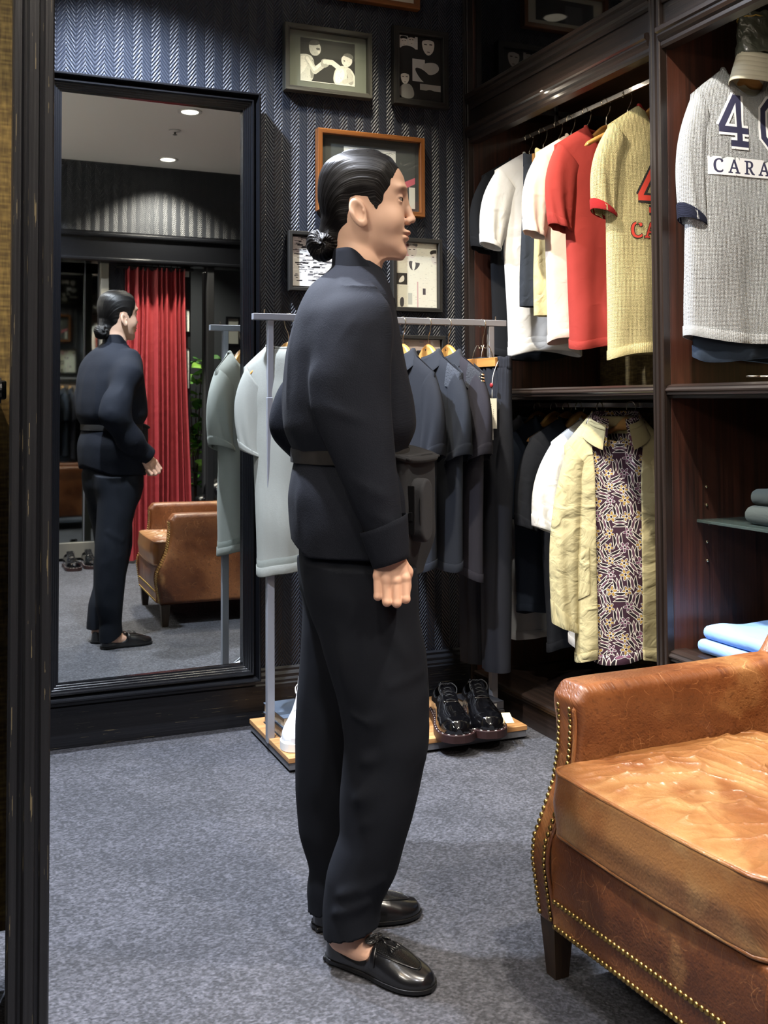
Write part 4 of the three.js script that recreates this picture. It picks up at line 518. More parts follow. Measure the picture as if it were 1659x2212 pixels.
// waist bag
{
  const c0 = [.140, .77, .030], w = toWorld(...c0), B = thing('waist_bag', 'dark grey waist bag with rounded zip pocket worn at the woman\'s hip', 'bag', w, PT);
  const bagM = std({ color: 0x191a1e, roughness: 0.9, bumpMap: weaveB, bumpScale: 0.0006 }), strapM = std({ color: 0x14100f, roughness: 0.8, bumpMap: weaveB, bumpScale: 0.001 });
  const yaw = -.42, tf = (g) => g.rotateY(yaw).translate(.0, 0, 0);
  part(B, 'body', tf(net((x, y, z) => { const t = clamp((y - .0) / .27, 0, 1), hx = lerp(.020, .034, sstep(0, .35, t)), hz = lerp(.058, .090, sstep(0, .3, t)); const qx = Math.max(Math.abs(x) - hx + .02, 0), qz = Math.max(Math.abs(z) - hz + .02, 0); return Math.max(Math.hypot(qx, qz) - .02, .003 - y, y - .262) - .002 * n3(x * 20, y * 20, z * 20); }, [-.06, -.01, -.14], [.06, .28, .14], .005)), bagM);
  part(B, 'top_rim', tf(sheet((u, v) => { const a = u * Math.PI * 2, b = v * Math.PI * 2, R = [.040 * Math.sign(Math.cos(a)) * Math.pow(Math.abs(Math.cos(a)), .6), .094 * Math.sign(Math.sin(a)) * Math.pow(Math.abs(Math.sin(a)), .6)]; return [R[0] + .005 * Math.cos(b) * Math.cos(a) + .004, .262 + .006 * Math.sin(b) - R[0] * .30, R[1] + .005 * Math.cos(b) * Math.sin(a)]; }, 60, 10, {})), bagM);
  part(B, 'top_flap', tf(new RoundedBoxGeometry(.078, .006, .180, 3, .003).rotateZ(-.29).translate(.004, .264, 0)), bagM);
  const pk = part(B, 'pocket', tf(net((x, y, z) => { const hy = .066, hz = .030; const qy = Math.max(Math.abs(y - .148) - hy + .030, 0), qz = Math.max(Math.abs(z - .045) - hz + .030, 0); const e = Math.hypot(qy, qz) - .030; return smax(e, Math.abs(x - .048) - .016, .008); }, [.02, .065, -.0], [.075, .235, .09], .003)), std({ color: 0x232428, roughness: 0.9, bumpMap: weaveB, bumpScale: 0.0008 }), 'rounded front pocket');
  const pts = []; for (let i = 0; i <= 40; i++) { const a = i / 40 * Math.PI * 2; pts.push([.058, .148 + .052 * Math.sign(Math.sin(a)) * Math.pow(Math.abs(Math.sin(a)), .75) * 1.22, .045 + .030 * Math.cos(a)]); }
  part(pk, 'piping', tf(tube(pts, .0018, 6, 80, false)), M.dark);
  part(pk, 'zipper', tf(bx(.030, .046, .10, .20, .0755, .0775, .001)), std({ color: 0x08080a, roughness: .4 })); part(pk, 'zipper_pull', tf(bx(.034, .042, .128, .146, .0775, .080, .001)), std({ color: 0x2a2a2c, metalness: .8, roughness: .4 }));
  part(B, 'strap', sheet((u, v) => { const a = u * Math.PI * 2; return [.018 + .1255 * Math.cos(a) - c0[0], lerp(1.016, 1.044, v) - c0[1], .1755 * Math.sin(a) - c0[2]]; }, 72, 2, { th: .003 }), strapM, 'dark brown waist strap');
}
// ---------------------------------------------------------------- leather armchair; local x runs from the front edge to the back
{
  const A = thing('armchair', 'worn tan leather armchair with brass nailhead trim and loose seat cushion', 'armchair', [1.128, 0, 2.175], 0.058);
  const prof = [[.006, .112], [-.004, .18], [-.012, .235], [-.008, .275], [.016, .325], [.040, .38], [.052, .44], [.056, .50], [.052, .545], [.075, .575], [.40, .572], [.62, .572], [.66, .62], [.69, .74], [.74, .76], [.745, .112]];
  const psdf = (x, y) => { let d = 1e9, ins = false; for (let i = 0, j = prof.length - 1; i < prof.length; j = i++) { const [ax, ay] = prof[j], [cx, cy] = prof[i], ex = cx - ax, ey = cy - ay, t = clamp(((x - ax) * ex + (y - ay) * ey) / (ex * ex + ey * ey), 0, 1); d = Math.min(d, Math.hypot(x - ax - ex * t, y - ay - ey * t)); if ((cy > y) !== (ay > y) && x < (ax - cx) * (y - cy) / (ay - cy) + cx) ins = !ins; } return ins ? -d : d; };
  const armC = .315, frontX = (y) => { for (let i = 0; i < 9; i++) if (y <= prof[i + 1][1]) return lerp(prof[i][0], prof[i + 1][0], (y - prof[i][1]) / (prof[i + 1][1] - prof[i][1])); return .06; };
  for (const s of [-1, 1]) {
    const g = net((x, y, z) => { const e = psdf(x, y), hz = .036 + .012 * sstep(.44, .54, y); const q = Math.hypot(Math.max(e + .022, 0), Math.max(Math.abs(z) - hz + .022, 0)) - .022; return Math.max(q, e, Math.abs(z) - hz) - .0012 * n3(x * 14, y * 14, z * 9); }, [-.03, .10, -.06], [.76, .79, .06], .008, (x, y, z) => [x + y * .3, y + z]);
    const m = part(A, 'arm', g, M.leather); m.position.z = s * armC;
    part(m, 'front_welt', tube([.13, .18, .235, .275, .325, .38, .44, .5, .535].map((y) => [frontX(y) - .001, y, -s * .036]), .004, 8, 50), M.leather);
  }
  part(A, 'front_rail', net((x, y, z) => { const qx = Math.max(Math.abs(x - .045) - .040, 0), qy = Math.max(Math.abs(y - .205) - .085, 0); return Math.max(Math.hypot(qx, qy) - .010, Math.abs(z) - .281) - .0015 * n3(x * 14, y * 14, z * 9) - .006 * gauss(y - .24, .05) * gauss(z, .25); }, [-.03, .10, -.29], [.12, .31, .29], .0085, (x, y, z) => [z, y]), M.leather);
  part(A, 'seat_deck', bx(.08, .62, .14, .30, -.28, .28, .01), M.leather);
  part(A, 'backrest', net((x, y, z) => { const lean = .12 * (y - .3), cx = .672 + lean * .12; const q = Math.hypot(Math.max(Math.abs(x - cx) - .036, 0), Math.max(Math.abs(y - .50) - .34, 0), Math.max(Math.abs(z) - .25, 0)) - .04; return q - .012 * gauss(z, .2) * gauss(y - .6, .2) * (x < cx ? 1 : 0) - .0015 * n3(x * 14, y * 14, z * 9); }, [.50, .09, -.31], [.80, .90, .31], .011, (x, y, z) => [z + x * .5, y]), M.leather);
  // loose cushion
  const wr = (x, z) => { const w = n3(x * 5, z * 5, 2) * .10, r1 = 1 - Math.abs(n3((x + w) * 5, (z - w + x * .3) * 15, 5)), r2 = 1 - Math.abs(n3((x - w) * 9, (z + w - x * .5) * 26, 8)); const r3 = 1 - Math.abs(n3((x + w) * 30, (z - w) * 24, 11)); return .008 * Math.pow(r1, 6) + .005 * Math.pow(r2, 7) + .002 * Math.pow(r3, 5) + .007 * n3(x * 6, z * 6, 1); };
  const cz = .272, top = (x, z) => .428 + .014 * gauss(x - .28, .25) * gauss(z, .22) - .022 * gauss(x - .36, .18) * gauss(z - .02, .14);
  const cushF = (x, y, z) => { const fx = -.022 + .012 * (z / cz) ** 2, qx = Math.max(fx + .03 - x, x - .50, 0), qz = Math.max(Math.abs(z) - cz + .03, 0), side = Math.hypot(qx, qz) - .03; const t = top(x, z) + wr(x, z) * sstep(-.02, .05, x); return smax(smax(side - .006 * gauss(y - .365, .03), y - t, .012), .302 - y, .012); };
  const cu = part(A, 'seat_cushion', net(cushF, [-.05, .28, -.31], [.62, .47, .31], .0058, (x, y, z) => [z + .3, x + y]), M.cushion, 'worn wrinkled leather seat cushion');
  for (const yy of [0, 1]) { const e = []; for (let i = 0; i <= 44; i++) { const k = i / 44; let x, z; if (k < .3) { x = lerp(.46, .0, k / .3); z = -cz; } else if (k < .7) { z = lerp(-cz, cz, (k - .3) / .4); x = -.018 + .012 * (z / cz) ** 2; if (Math.abs(z) > cz - .02) x += .010; } else { x = lerp(.0, .46, (k - .7) / .3); z = cz; } e.push([x, yy ? .306 : top(x, z) - .006, z]); } part(cu, 'piping', tube(e, .0042, 7, 160), M.cushion); }
  for (const [x, z] of [[.035, -.318], [.035, .318], [.69, -.318], [.69, .318]]) { const l = new THREE.CylinderGeometry(.034, .022, .112, 4, 1).rotateY(Math.PI / 4); part(A, 'leg', l.toNonIndexed().translate(x, .056, z), M.leg).geometry.computeVertexNormals(); }
  // brass nails
  const ng = new THREE.SphereGeometry(.0056, 8, 5, 0, Math.PI * 2, 0, Math.PI / 2).rotateZ(Math.PI / 2).scale(.8, 1, 1); let k = 0;
  for (const s of [-1, 1]) for (const o of [-.019, .019]) for (let y = .125; y < .535; y += .0118) { const n = part(A, 'nail', ng, M.nail); n.position.set(frontX(y) + .0005, y, s * armC + o); n.rotation.z = Math.atan2(-(frontX(y + .01) - frontX(y - .01)), .02) * .8; k++; }
  for (const y of [.124, .172]) for (let z = -.268; z <= .268; z += .0122) { const n = part(A, 'nail', ng, M.nail); n.position.set(-.0055 - .005 * gauss(y - .24, .05), y, z); k++; }
}
// ---------------------------------------------------------------- hangers and garments
const hookG = (h = 0.06) => { const p = []; for (let i = 0; i <= 14; i++) { const a = -0.5 + i / 14 * 4.1; p.push([-.019 * Math.cos(a) * 1, h + .020 * Math.sin(a) + .018, 0]); } p.reverse(); return tube([[0, -.004, 0], [0, h * .35, 0], [.004, h * .6, 0], [.012, h * .8, 0], ...p.slice(1)], .0023, 6, 60); };
const HOOK = hookG(), HOOKTOP = .06 + .018 + .020 - .0023, HOOKS = hookG(0), HOOKSTOP = HOOKTOP - .06; // inside of the hook above the hanger's neck
const hangerWood = (w) => { const g = net((x, y, z) => { const s = Math.abs(x), t = s / w, yc = -.022 - .070 * t - .014 * t * t, hh = lerp(.027, .009, sstep(.10, .42, t)), hz = lerp(.011, .012, sstep(.2, .9, t)), zc = -.005 * t * t; return Math.max(Math.hypot(Math.max(Math.abs(y - yc) - hh + .008, 0), Math.max(Math.abs(z - zc) - hz + .008, 0)) - .008, s - w + .006 * Math.abs(y - yc) / hh); }, [-w - .01, -.13, -.05], [w + .01, .02, .03], .006, (x, y, z) => [y + z, x]); return g; };
const HW = hangerWood(.168), clipM = std({ color: 0xcfc8b8, metalness: 1, roughness: .25 }), hookM = std({ color: 0xd9d2c2, metalness: 1, roughness: .22 });
function hanger(label, [x, y, z], turn, group, short) { // y = top of the rail
  const t = thing('wooden_hanger', label, 'hanger', [x, y - (short ? HOOKSTOP : HOOKTOP) + .001, z], turn, group); part(t, 'shoulder_bar', HW, M.hanger); part(t, 'hook', short ? HOOKS : HOOK, hookM); part(t, 'screw_plate', new THREE.SphereGeometry(.004, 8, 6).scale(1, 1, .5).translate(0, -.016, .0105), M.chrome); return t;
}
function clipHanger(label, [x, y, z], turn, group, w = .17) {
  const t = thing('clip_hanger', label, 'hanger', [x, y - HOOKTOP + .001, z], turn, group); part(t, 'hook', HOOK, hookM);
  for (const s of [-1, 1]) part(t, 'clamp_bar', bx(-w, w, -.078, -.046, s * .027 - .006, s * .027 + .006, .002, 'x'), M.hanger);
  for (const s of [-1, 1]) { part(t, 'clamp_wire', tube([[0, .0, 0], [s * .012, -.008, .004], [s * .020, .004, .008], [s * .026, -.02, .020], [s * .030, -.048, .027]], .0017, 6, 24), hookM); part(t, 'clamp_wire', tube([[0, .0, 0], [s * .012, -.008, -.004], [s * .020, .004, -.008], [s * .026, -.02, -.020], [s * .030, -.048, -.027]], .0017, 6, 24), hookM); }
  return t;
}
const SURF = new Map();
// shirt on a hanger, local origin at the hanger's neck; front is +z
function shirt(o) {
  const q = { sh: .212, chest: .175, len: .775, hemW: .165, slope: .075, neck: .085, drop: .085, back: .012, T0: .019, T1: .042, T2: .055, fold: .010, seed: 1, sl: .275, slW: .095, slOut: .045, slT: .034, neckUp: -.012, ...o };
  const r = mulberry(q.seed * 77 + 5), ph = [r() * 6, r() * 6, r() * 6, r() * 6], t = thing(q.name || 'tee_shirt', q.label, q.category || 'shirt', q.at, q.turn || 0, q.group), m = q.mat;
  const topY = (x, front) => { const s = Math.abs(x); if (s < q.neck) { const k = 1 - (s / q.neck) ** 2; return q.neckUp - (front ? q.drop : q.back) * Math.pow(k, .6); } return q.neckUp - q.slope * Math.pow((s - q.neck) / (q.sh - q.neck), 1.05); };
  const bodyP = (u, v, off = 0) => { const a = u * Math.PI * 2, c = Math.cos(a), s = Math.sin(a), W = v < .28 ? lerp(q.sh, q.chest, sstep(0, .28, v)) : lerp(q.chest, q.hemW, sstep(.28, 1, v)), x = Math.sign(c) * Math.pow(Math.abs(c), .75) * W;
    const xt = Math.sign(c) * Math.pow(Math.abs(c), .75) * q.sh, y0 = topY(xt, s > 0), y1 = -q.len - .012 * Math.sin(a * 2 + ph[0]) + (q.tail ? q.tail * (c * c) : 0), y = lerp(y0, y1, v);
    const T0e = lerp(q.T0, .0022, sstep(q.neck - .004, q.neck + .012, Math.abs(xt))), T = v < .2 ? lerp(T0e, q.T1, Math.pow(v / .2, .45)) : lerp(q.T1, q.T2, sstep(.2, 1, v)), nk = Math.abs(xt) < q.neck && v < .12 ? .014 * (1 - v / .12) * (1 - (xt / q.neck) ** 2) : 0;
    const w = sstep(.15, .9, v) * q.fold, f = w * (Math.sin(x * 38 + ph[1]) * .6 + Math.sin(x * 71 + ph[2] + v * 2) * .35) * Math.abs(s) + .25 * w * Math.sin(v * 17 + x * 13 + ph[3]) * Math.abs(s);
    return [x + off * c, y, (Math.sign(s) * Math.pow(Math.abs(s), .8) * T + f + Math.sign(s) * nk) + off * s]; };
  SURF.set(t, bodyP);
  const U = (u) => q.open ? .25 + q.open + u * (1 - 2 * q.open) : u;
  const planar = (g) => { const p = g.attributes.position, w = g.attributes.uv; for (let i = 0; i < p.count; i++) w.setXY(i, p.getX(i) + Math.abs(p.getZ(i)) * .5, p.getY(i)); return g; };
  part(t, 'body', planar(sheet((u, v) => bodyP(U(u), v), 96, 40, { closed: !q.open, th: .0022, flip: true })), m);
  for (const s of [-1, 1]) {
    const ax = q.chest * .93, ay = -.215, oe = [q.sh + q.slOut, q.neckUp - q.slope - q.sl], ie = [oe[0] - q.slW * .80, oe[1] - q.slW * .32];
    const gs = sheet((u, v) => { const a = u * Math.PI * 2, k = sstep(0, 1, v), o = [lerp(q.sh - .012, oe[0], v) + .030 * Math.sin(v * Math.PI) , lerp(q.neckUp - q.slope + .004, oe[1], v) + .012 * Math.sin(v * Math.PI)], i = [lerp(ax - .05, ie[0], k), lerp(ay + .02, ie[1], k)], c = Math.cos(a), d = Math.sin(a), T = lerp(q.T1 * .75, q.slT, v), f = .005 * Math.sin(c * 7 + v * 6 + ph[1]) * v * d; return [s * ((o[0] + i[0]) / 2 + (o[0] - i[0]) / 2 * c), (o[1] + i[1]) / 2 + (o[1] - i[1]) / 2 * c, d * T + f]; }, 40, 22, { th: .0022, us: .4, vs: q.sl, flip: s > 0 });
    const sm = part(t, 'sleeve', planar(gs), q.sleeveMat || m);
    const cuffV = q.cuffs || 1; if (q.cuff) part(sm, 'sleeve_band', sheet((u, v) => { const a = u * Math.PI * 2, k = lerp(.90, 1.005, v), o = [lerp(q.sh - .012, oe[0], k) + .030 * Math.sin(k * Math.PI), lerp(q.neckUp - q.slope + .004, oe[1], k) + .012 * Math.sin(k * Math.PI)], kk = sstep(0, 1, k), i = [lerp(ax - .05, ie[0], kk), lerp(ay + .02, ie[1], kk)], c = Math.cos(a) * 1.02, d = Math.sin(a), T = lerp(q.T1 * .75, q.slT, k) + .003; return [s * ((o[0] + i[0]) / 2 + (o[0] - i[0]) / 2 * c), (o[1] + i[1]) / 2 + (o[1] - i[1]) / 2 * c, d * T]; }, 36, 3, { th: .003, vs: .03, flip: s > 0 }), q.cuff);
    else part(sm, 'sleeve_hem', sheet((u, v) => { const a = u * Math.PI * 2, k = lerp(.88, 1.003, v), o = [lerp(q.sh - .012, oe[0], k) + .030 * Math.sin(k * Math.PI), lerp(q.neckUp - q.slope + .004, oe[1], k) + .012 * Math.sin(k * Math.PI)], kk = sstep(0, 1, k), i = [lerp(ax - .05, ie[0], kk), lerp(ay + .02, ie[1], kk)], c = Math.cos(a) * 1.008, d = Math.sin(a), T = lerp(q.T1 * .75, q.slT, k) + .0012, f = .005 * Math.sin(c * 7 + k * 6 + ph[1]) * k * d; return [s * ((o[0] + i[0]) / 2 + (o[0] - i[0]) / 2 * c), (o[1] + i[1]) / 2 + (o[1] - i[1]) / 2 * c, d * T + f]; }, 36, 3, { th: .003, vs: .03, flip: s > 0 }), q.sleeveMat || m);
  }
  part(t, 'hem', sheet((u, v) => bodyP(U(u), lerp(.962, 1.002, v), .0014), 96, 2, { closed: !q.open, th: .0034, us: q.chest * 4, vs: .03, flip: true }), q.hemMat || m);
  if (!q.collar) { const e = []; for (let i = 0; i < 48; i++) { const a = i / 48 * Math.PI * 2, x = q.neck * Math.cos(a), f = Math.sin(a) > 0; e.push([x * 1.0, topY(x * .999, f) + .003, Math.sin(a) * (.016 + .012)]); } const c = new THREE.CatmullRomCurve3(e.map((p) => V(...p)), true); part(t, 'neck_rib', new THREE.TubeGeometry(c, 96, .0062, 8, true), q.neckMat || m); }
  return t;
}
// trousers hung from a clip hanger, top edge at local y = 0
function pants(o) {
  const q = { w: .165, len: 1.0, T: .028, hem: .12, rise: .28, fold: .008, ...o }, t = thing(q.name || 'trousers', q.label, 'trousers', q.at, q.turn || 0, q.group), m = q.mat;
  part(t, 'waistband', sheet((u, v) => { const a = u * Math.PI * 2; return [q.w * Math.sign(Math.cos(a)) * Math.pow(Math.abs(Math.cos(a)), .6), lerp(.008, -.035, v) + .003 * Math.sin(a * 9), (q.T * .8) * Math.sin(a) + (q.gather ? .004 * Math.sin(a * 26) : 0)]; }, 90, 4, { th: .004, us: .7, vs: .05, flip: true }), m);
  for (const s of [-1, 1]) part(t, 'leg', sheet((u, v) => { const a = u * Math.PI * 2, y = -.03 - v * (q.len - .03), k = sstep(0, q.rise / q.len, v), inn = lerp(0, .012, k), wo = lerp(q.w, q.hem + .02, sstep(0, 1, v)), c = Math.cos(a), cx = (wo + inn) / 2, hw = (wo - inn) / 2; const f = q.fold * sstep(.02, .25, v) * (Math.sin(c * 8 + s) * .5 + Math.sin(v * 14 + c * 4) * .4); return [s * (cx + hw * Math.sign(c) * Math.pow(Math.abs(c), .8)), y, (lerp(q.T, q.T * 1.6, sstep(0, .4, v)) + f) * Math.sin(a) + (q.gather ? .006 * Math.sin(a * 20) * (1 - sstep(0, .12, v)) : 0)]; }, 56, 40, { th: .0025, us: .5, vs: q.len, flip: s > 0 }), m);
  return t;
}
function printPatch(t, name, x0, x1, y0, y1, canvas, len, label) { // a printed patch on the very grid of the shirt front
  const S = SURF.get(t), pos = [], uv = [], idx = [], id = {}, key = (i, j) => { const k = i + ',' + j; if (!(k in id)) { const p = S(i / 96, j / 40); id[k] = pos.length / 3; pos.push(p[0], p[1], p[2] + .0042); uv.push((p[0] - x0) / (x1 - x0), (p[1] - y0) / (y1 - y0)); } return id[k]; };
  for (let j = 0; j < 40; j++) for (let i = 1; i < 47; i++) { const q = [S(i / 96, j / 40), S((i + 1) / 96, (j + 1) / 40)], xa = Math.min(q[0][0], q[1][0]), xb = Math.max(q[0][0], q[1][0]), ya = Math.min(q[0][1], q[1][1]), yb = Math.max(q[0][1], q[1][1]); if (xb < x0 || xa > x1 || yb < y0 || ya > y1) continue; const a = key(i, j), b = key(i + 1, j), c = key(i + 1, j + 1), d = key(i, j + 1); idx.push(a, b, c, a, c, d); }
  const g = new THREE.BufferGeometry(); g.setAttribute('position', new THREE.Float32BufferAttribute(pos, 3)); g.setAttribute('uv', new THREE.Float32BufferAttribute(uv, 2)); g.setIndex(idx); g.computeVertexNormals();
  part(t, name, g, std({ map: canvas, transparent: true, alphaTest: .5, roughness: .8 }), label);
}
// turned-down collar round the neck opening
function collar(t, mat, k = {}) {
  const q = { r: .066, h: .040, fall: .050, y: -.004, open: .5, z: .004, ...k };
  part(t, 'collar', sheet((u, v) => { const a = Math.PI / 2 + lerp(q.open * .4, Math.PI * 2 - q.open * .4, u), fr = Math.max(0, Math.sin(a)); let r, y; if (v < .5) { r = lerp(q.r, q.r - .008, v * 2); y = lerp(q.y, q.y + q.h, v * 2); } else { const w = (v - .5) * 2; r = lerp(q.r - .006, q.r + .022, w); y = lerp(q.y + q.h, q.y + q.h - q.fall - .030 * fr * fr, w); } return [r * 1.12 * Math.cos(a), y - .030 * fr, q.z + r * .55 * Math.sin(a)]; }, 48, 10, { closed: false, th: .0025, us: .4, vs: .1 }), mat);
}
// ---------------------------------------------------------------- garment rack by the mirror
const BARY = 1.438, RZ = 0.325;
{
  const R = thing('garment_rack', 'grey metal garment rack on a low oak plank base', 'rack', [1.4225, 0, RZ]);
  part(R, 'rail', bx(-.475, .475, BARY - .022, BARY, -.012, .012, .002), M.rack);
  for (const s of [-1, 1]) { part(R, 'post', [bx(s * .415 - .0105, s * .415 + .0105, 1.16, BARY - .022, -.0105, .0105, .002), bx(s * .415 - .0125, s * .415 + .0125, .03, 1.16, -.0125, .0125, .002)], M.rack); part(R, 'end_pin', new THREE.CylinderGeometry(.003, .003, .014, 10).translate(s * .435, BARY + .007, 0), M.chrome); }
  part(R, 'plank', bx(-.4225, .4225, .030, .046, -.225, -.002, .002, 'x'), M.oak); part(R, 'plank', bx(-.4225, .4225, .030, .046, .002, .225, .002, 'x'), M.oak);
  part(R, 'base_frame', bx(-.420, .420, .008, .030, -.222, .222, .002), M.rackBase);
  for (const [x, z] of [[-.38, -.19], [.38, -.19], [-.38, .19], [.38, .19]]) part(R, 'foot', new THREE.CylinderGeometry(.018, .02, .008, 16).translate(x, .004, z), M.dark);
}
const NK = BARY - HOOKTOP + .001; // neck height of a hanger on the rack
const poloC = [0x23262d, 0x272b33, 0x2b2a31];
[[1.49, 'nearest the woman, half hidden by her waist bag', 1], [1.588, 'in the middle of the dark polos', 2], [1.667, 'beside the clip-hung trousers', 3]].forEach(([x, w, i]) => {
  hanger(`wooden hanger holding the dark polo ${w}`, [x, BARY, RZ], -Math.PI / 2 + .12, 'hangers on the grey rack');
  const m = cloth(poloC[i - 1], { bs: .0006 }), t = shirt({ name: 'polo_shirt', label: `charcoal ${i === 3 ? 'studded ' : i === 2 ? 'lace-yoked ' : ''}polo shirt ${w}`, at: [x, NK, RZ], turn: -Math.PI / 2 + .12, group: 'dark polo shirts on the rack', mat: m, collar: true, seed: 10 + i, len: i === 3 ? .80 : .76, sh: .205, chest: .20, hemW: .19, slope: .07, sl: .27, slW: .15, slOut: .035, slT: .036, T1: .030, T2: .036, fold: .006, neck: .07, drop: .018, neckUp: -.034 });
  collar(t, cloth(0x2c3038, { bs: .0005 }), { r: .068, h: .030, y: -.045 });
  if (i > 1) { const S = SURF.get(t), lace = std({ color: i === 3 ? 0x2b2e36 : 0x353b46, roughness: .85, bumpMap: tex(128, 128, (u, v) => fbm(u, v, 10, 10, 7 + i, 2) > .5 ? 1 : .1, false, .05, .05), bumpScale: .003 });
    part(t, 'yoke', sheet((u, v) => { const a = lerp(-.15, .15, u), p = S(a, lerp(.004, .115, v)), n = Math.sign(Math.sin(a * Math.PI * 2)); return [p[0] + .005, p[1] + .004, p[2] + n * .0055]; }, 16, 8, { closed: false, th: .0016, us: .3, vs: .1 }), lace, 'lace-patterned shoulder yoke');
    if (i === 3) { const sg = bx(-.0035, .0035, -.0012, .0012, -.0035, .0035, .001), sm = std({ color: 0xd9c8a4, metalness: 1, roughness: .25 }); for (let k = 0; k < 26; k++) { const u = -.045 + (k % 4) * .034, v = .018 + Math.floor(k / 4) * .015, p = S(u, v), s = part(t, 'stud', sg, sm); s.position.set(p[0] + .009, p[1] + .007, p[2]); s.rotation.z = -.9; } } }
});
{
  clipHanger('metal and wood clip hanger at the right end of the grey rack', [1.805, BARY, RZ], -Math.PI / 2 + .1, 'hangers on the grey rack', .125);
  const y = NK - .052, t = pants({ label: 'dark gathered-waist trousers with a paper tag on the grey rack', at: [1.805, y, RZ], turn: -Math.PI / 2 + .1, mat: cloth(0x26282f, { bs: .0006 }), w: .165, len: 1.09, T: .024, gather: true, hem: .11 });
  part(t, 'tag_string', tube([[.13, -.005, .022], [.13, -.06, .045], [.13, -.14, .050]], .0012, 5, 12), M.white);
  part(t, 'wax_seal', new THREE.SphereGeometry(.009, 12, 8).scale(1, 1, .5).translate(.13, -.092, .052), std({ color: 0x8e2a2e, roughness: .4 }), 'red seal on the tag string');
  part(t, 'price_tag', new RoundedBoxGeometry(.040, .105, .0012, 2, .0005).rotateY(.75).translate(.13, -.19, .054), std({ map: canvasTex(64, 168, (c, w, h) => { c.fillStyle = '#f3f0df'; c.fillRect(0, 0, w, h); c.fillStyle = '#8b8677'; for (let i = 0; i < 9; i++) c.fillRect(30, 30 + i * 12, 5, 5); for (let i = 0; i < 6; i++) c.fillRect(44, 60 + i * 10, 3, 6); }), roughness: .8 }), 'cream paper tag');
  part(t, 'price_tag', new RoundedBoxGeometry(.018, .075, .0012, 2, .0005).rotateY(.6).translate(.122, -.245, .050), M.white, 'narrow white tag');
}
{
  hanger('wooden hanger on the grey rack holding the grey sweatshirt', [1.072, BARY, RZ], Math.PI - .55, 'hangers on the grey rack').scale.x = .78;
  const g = cloth(0x8f918a, { bs: .0006 }), t = shirt({ name: 'sweatshirt', label: 'heather grey short-sleeved sweatshirt at the left end of the grey rack', at: [1.072, NK, RZ - .012], turn: Math.PI - .55, mat: g, seed: 21, sh: .150, chest: .115, hemW: .100, len: .76, sl: .27, slW: .12, slOut: .012, T1: .05, T2: .07, slT: .045, neck: .07, fold: .012, slope: .07, drop: .07, cuff: g });
  part(t, 'hem_rib', sheet((u, v) => SURF.get(t)(u, lerp(.93, 1.005, v), .003), 80, 3, { th: .004, us: .5, vs: .06 }), cloth(0x7d817a));
}
// books
const bookM = (c) => std({ color: c, roughness: .6 }), pageM = std({ color: 0xb9a68c, roughness: .9, bumpMap: grainB, bumpScale: .0005 });
function book(label, x, y, z, w, h, d, turn, c, spine) {
  const t = thing('book', label, 'book', [x, y, z], turn, 'books on the rack base');
  part(t, 'cover', [bx(-w / 2, w / 2, 0, .003, -d / 2, d / 2, .001), bx(-w / 2, w / 2, h - .003, h, -d / 2, d / 2, .001), bx(w / 2 - .003, w / 2, 0, h, -d / 2, d / 2, .001)], bookM(c)); part(t, 'page_block', bx(-w / 2 + .004, w / 2 - .003, .003, h - .003, -d / 2 + .004, d / 2 - .004, .0005), pageM);
  if (spine) part(t, 'spine_label', new THREE.PlaneGeometry(d * .5, h * .6).rotateY(Math.PI / 2).translate(w / 2 + .0006, h / 2, 0), std({ color: 0x8a8a86, roughness: .7 }));
}
book('thick grey-blue book on top of the left stack, beside the rack post', 1.092, .082, .265, .115, .034, .20, .05, 0x4d5866); book('dark thick book under the grey-blue one beside the rack post', 1.094, .046, .262, .12, .035, .205, .02, 0x23242a);
book('dark book with pale spine squares, upper one behind the derby shoes', 1.755, .073, .36, .15, .027, .12, -Math.PI / 2 + .1, 0x2b2d33, true); book('black book at the bottom of the stack behind the derby shoes', 1.757, .046, .362, .155, .026, .125, -Math.PI / 2, 0x191a1e, true);
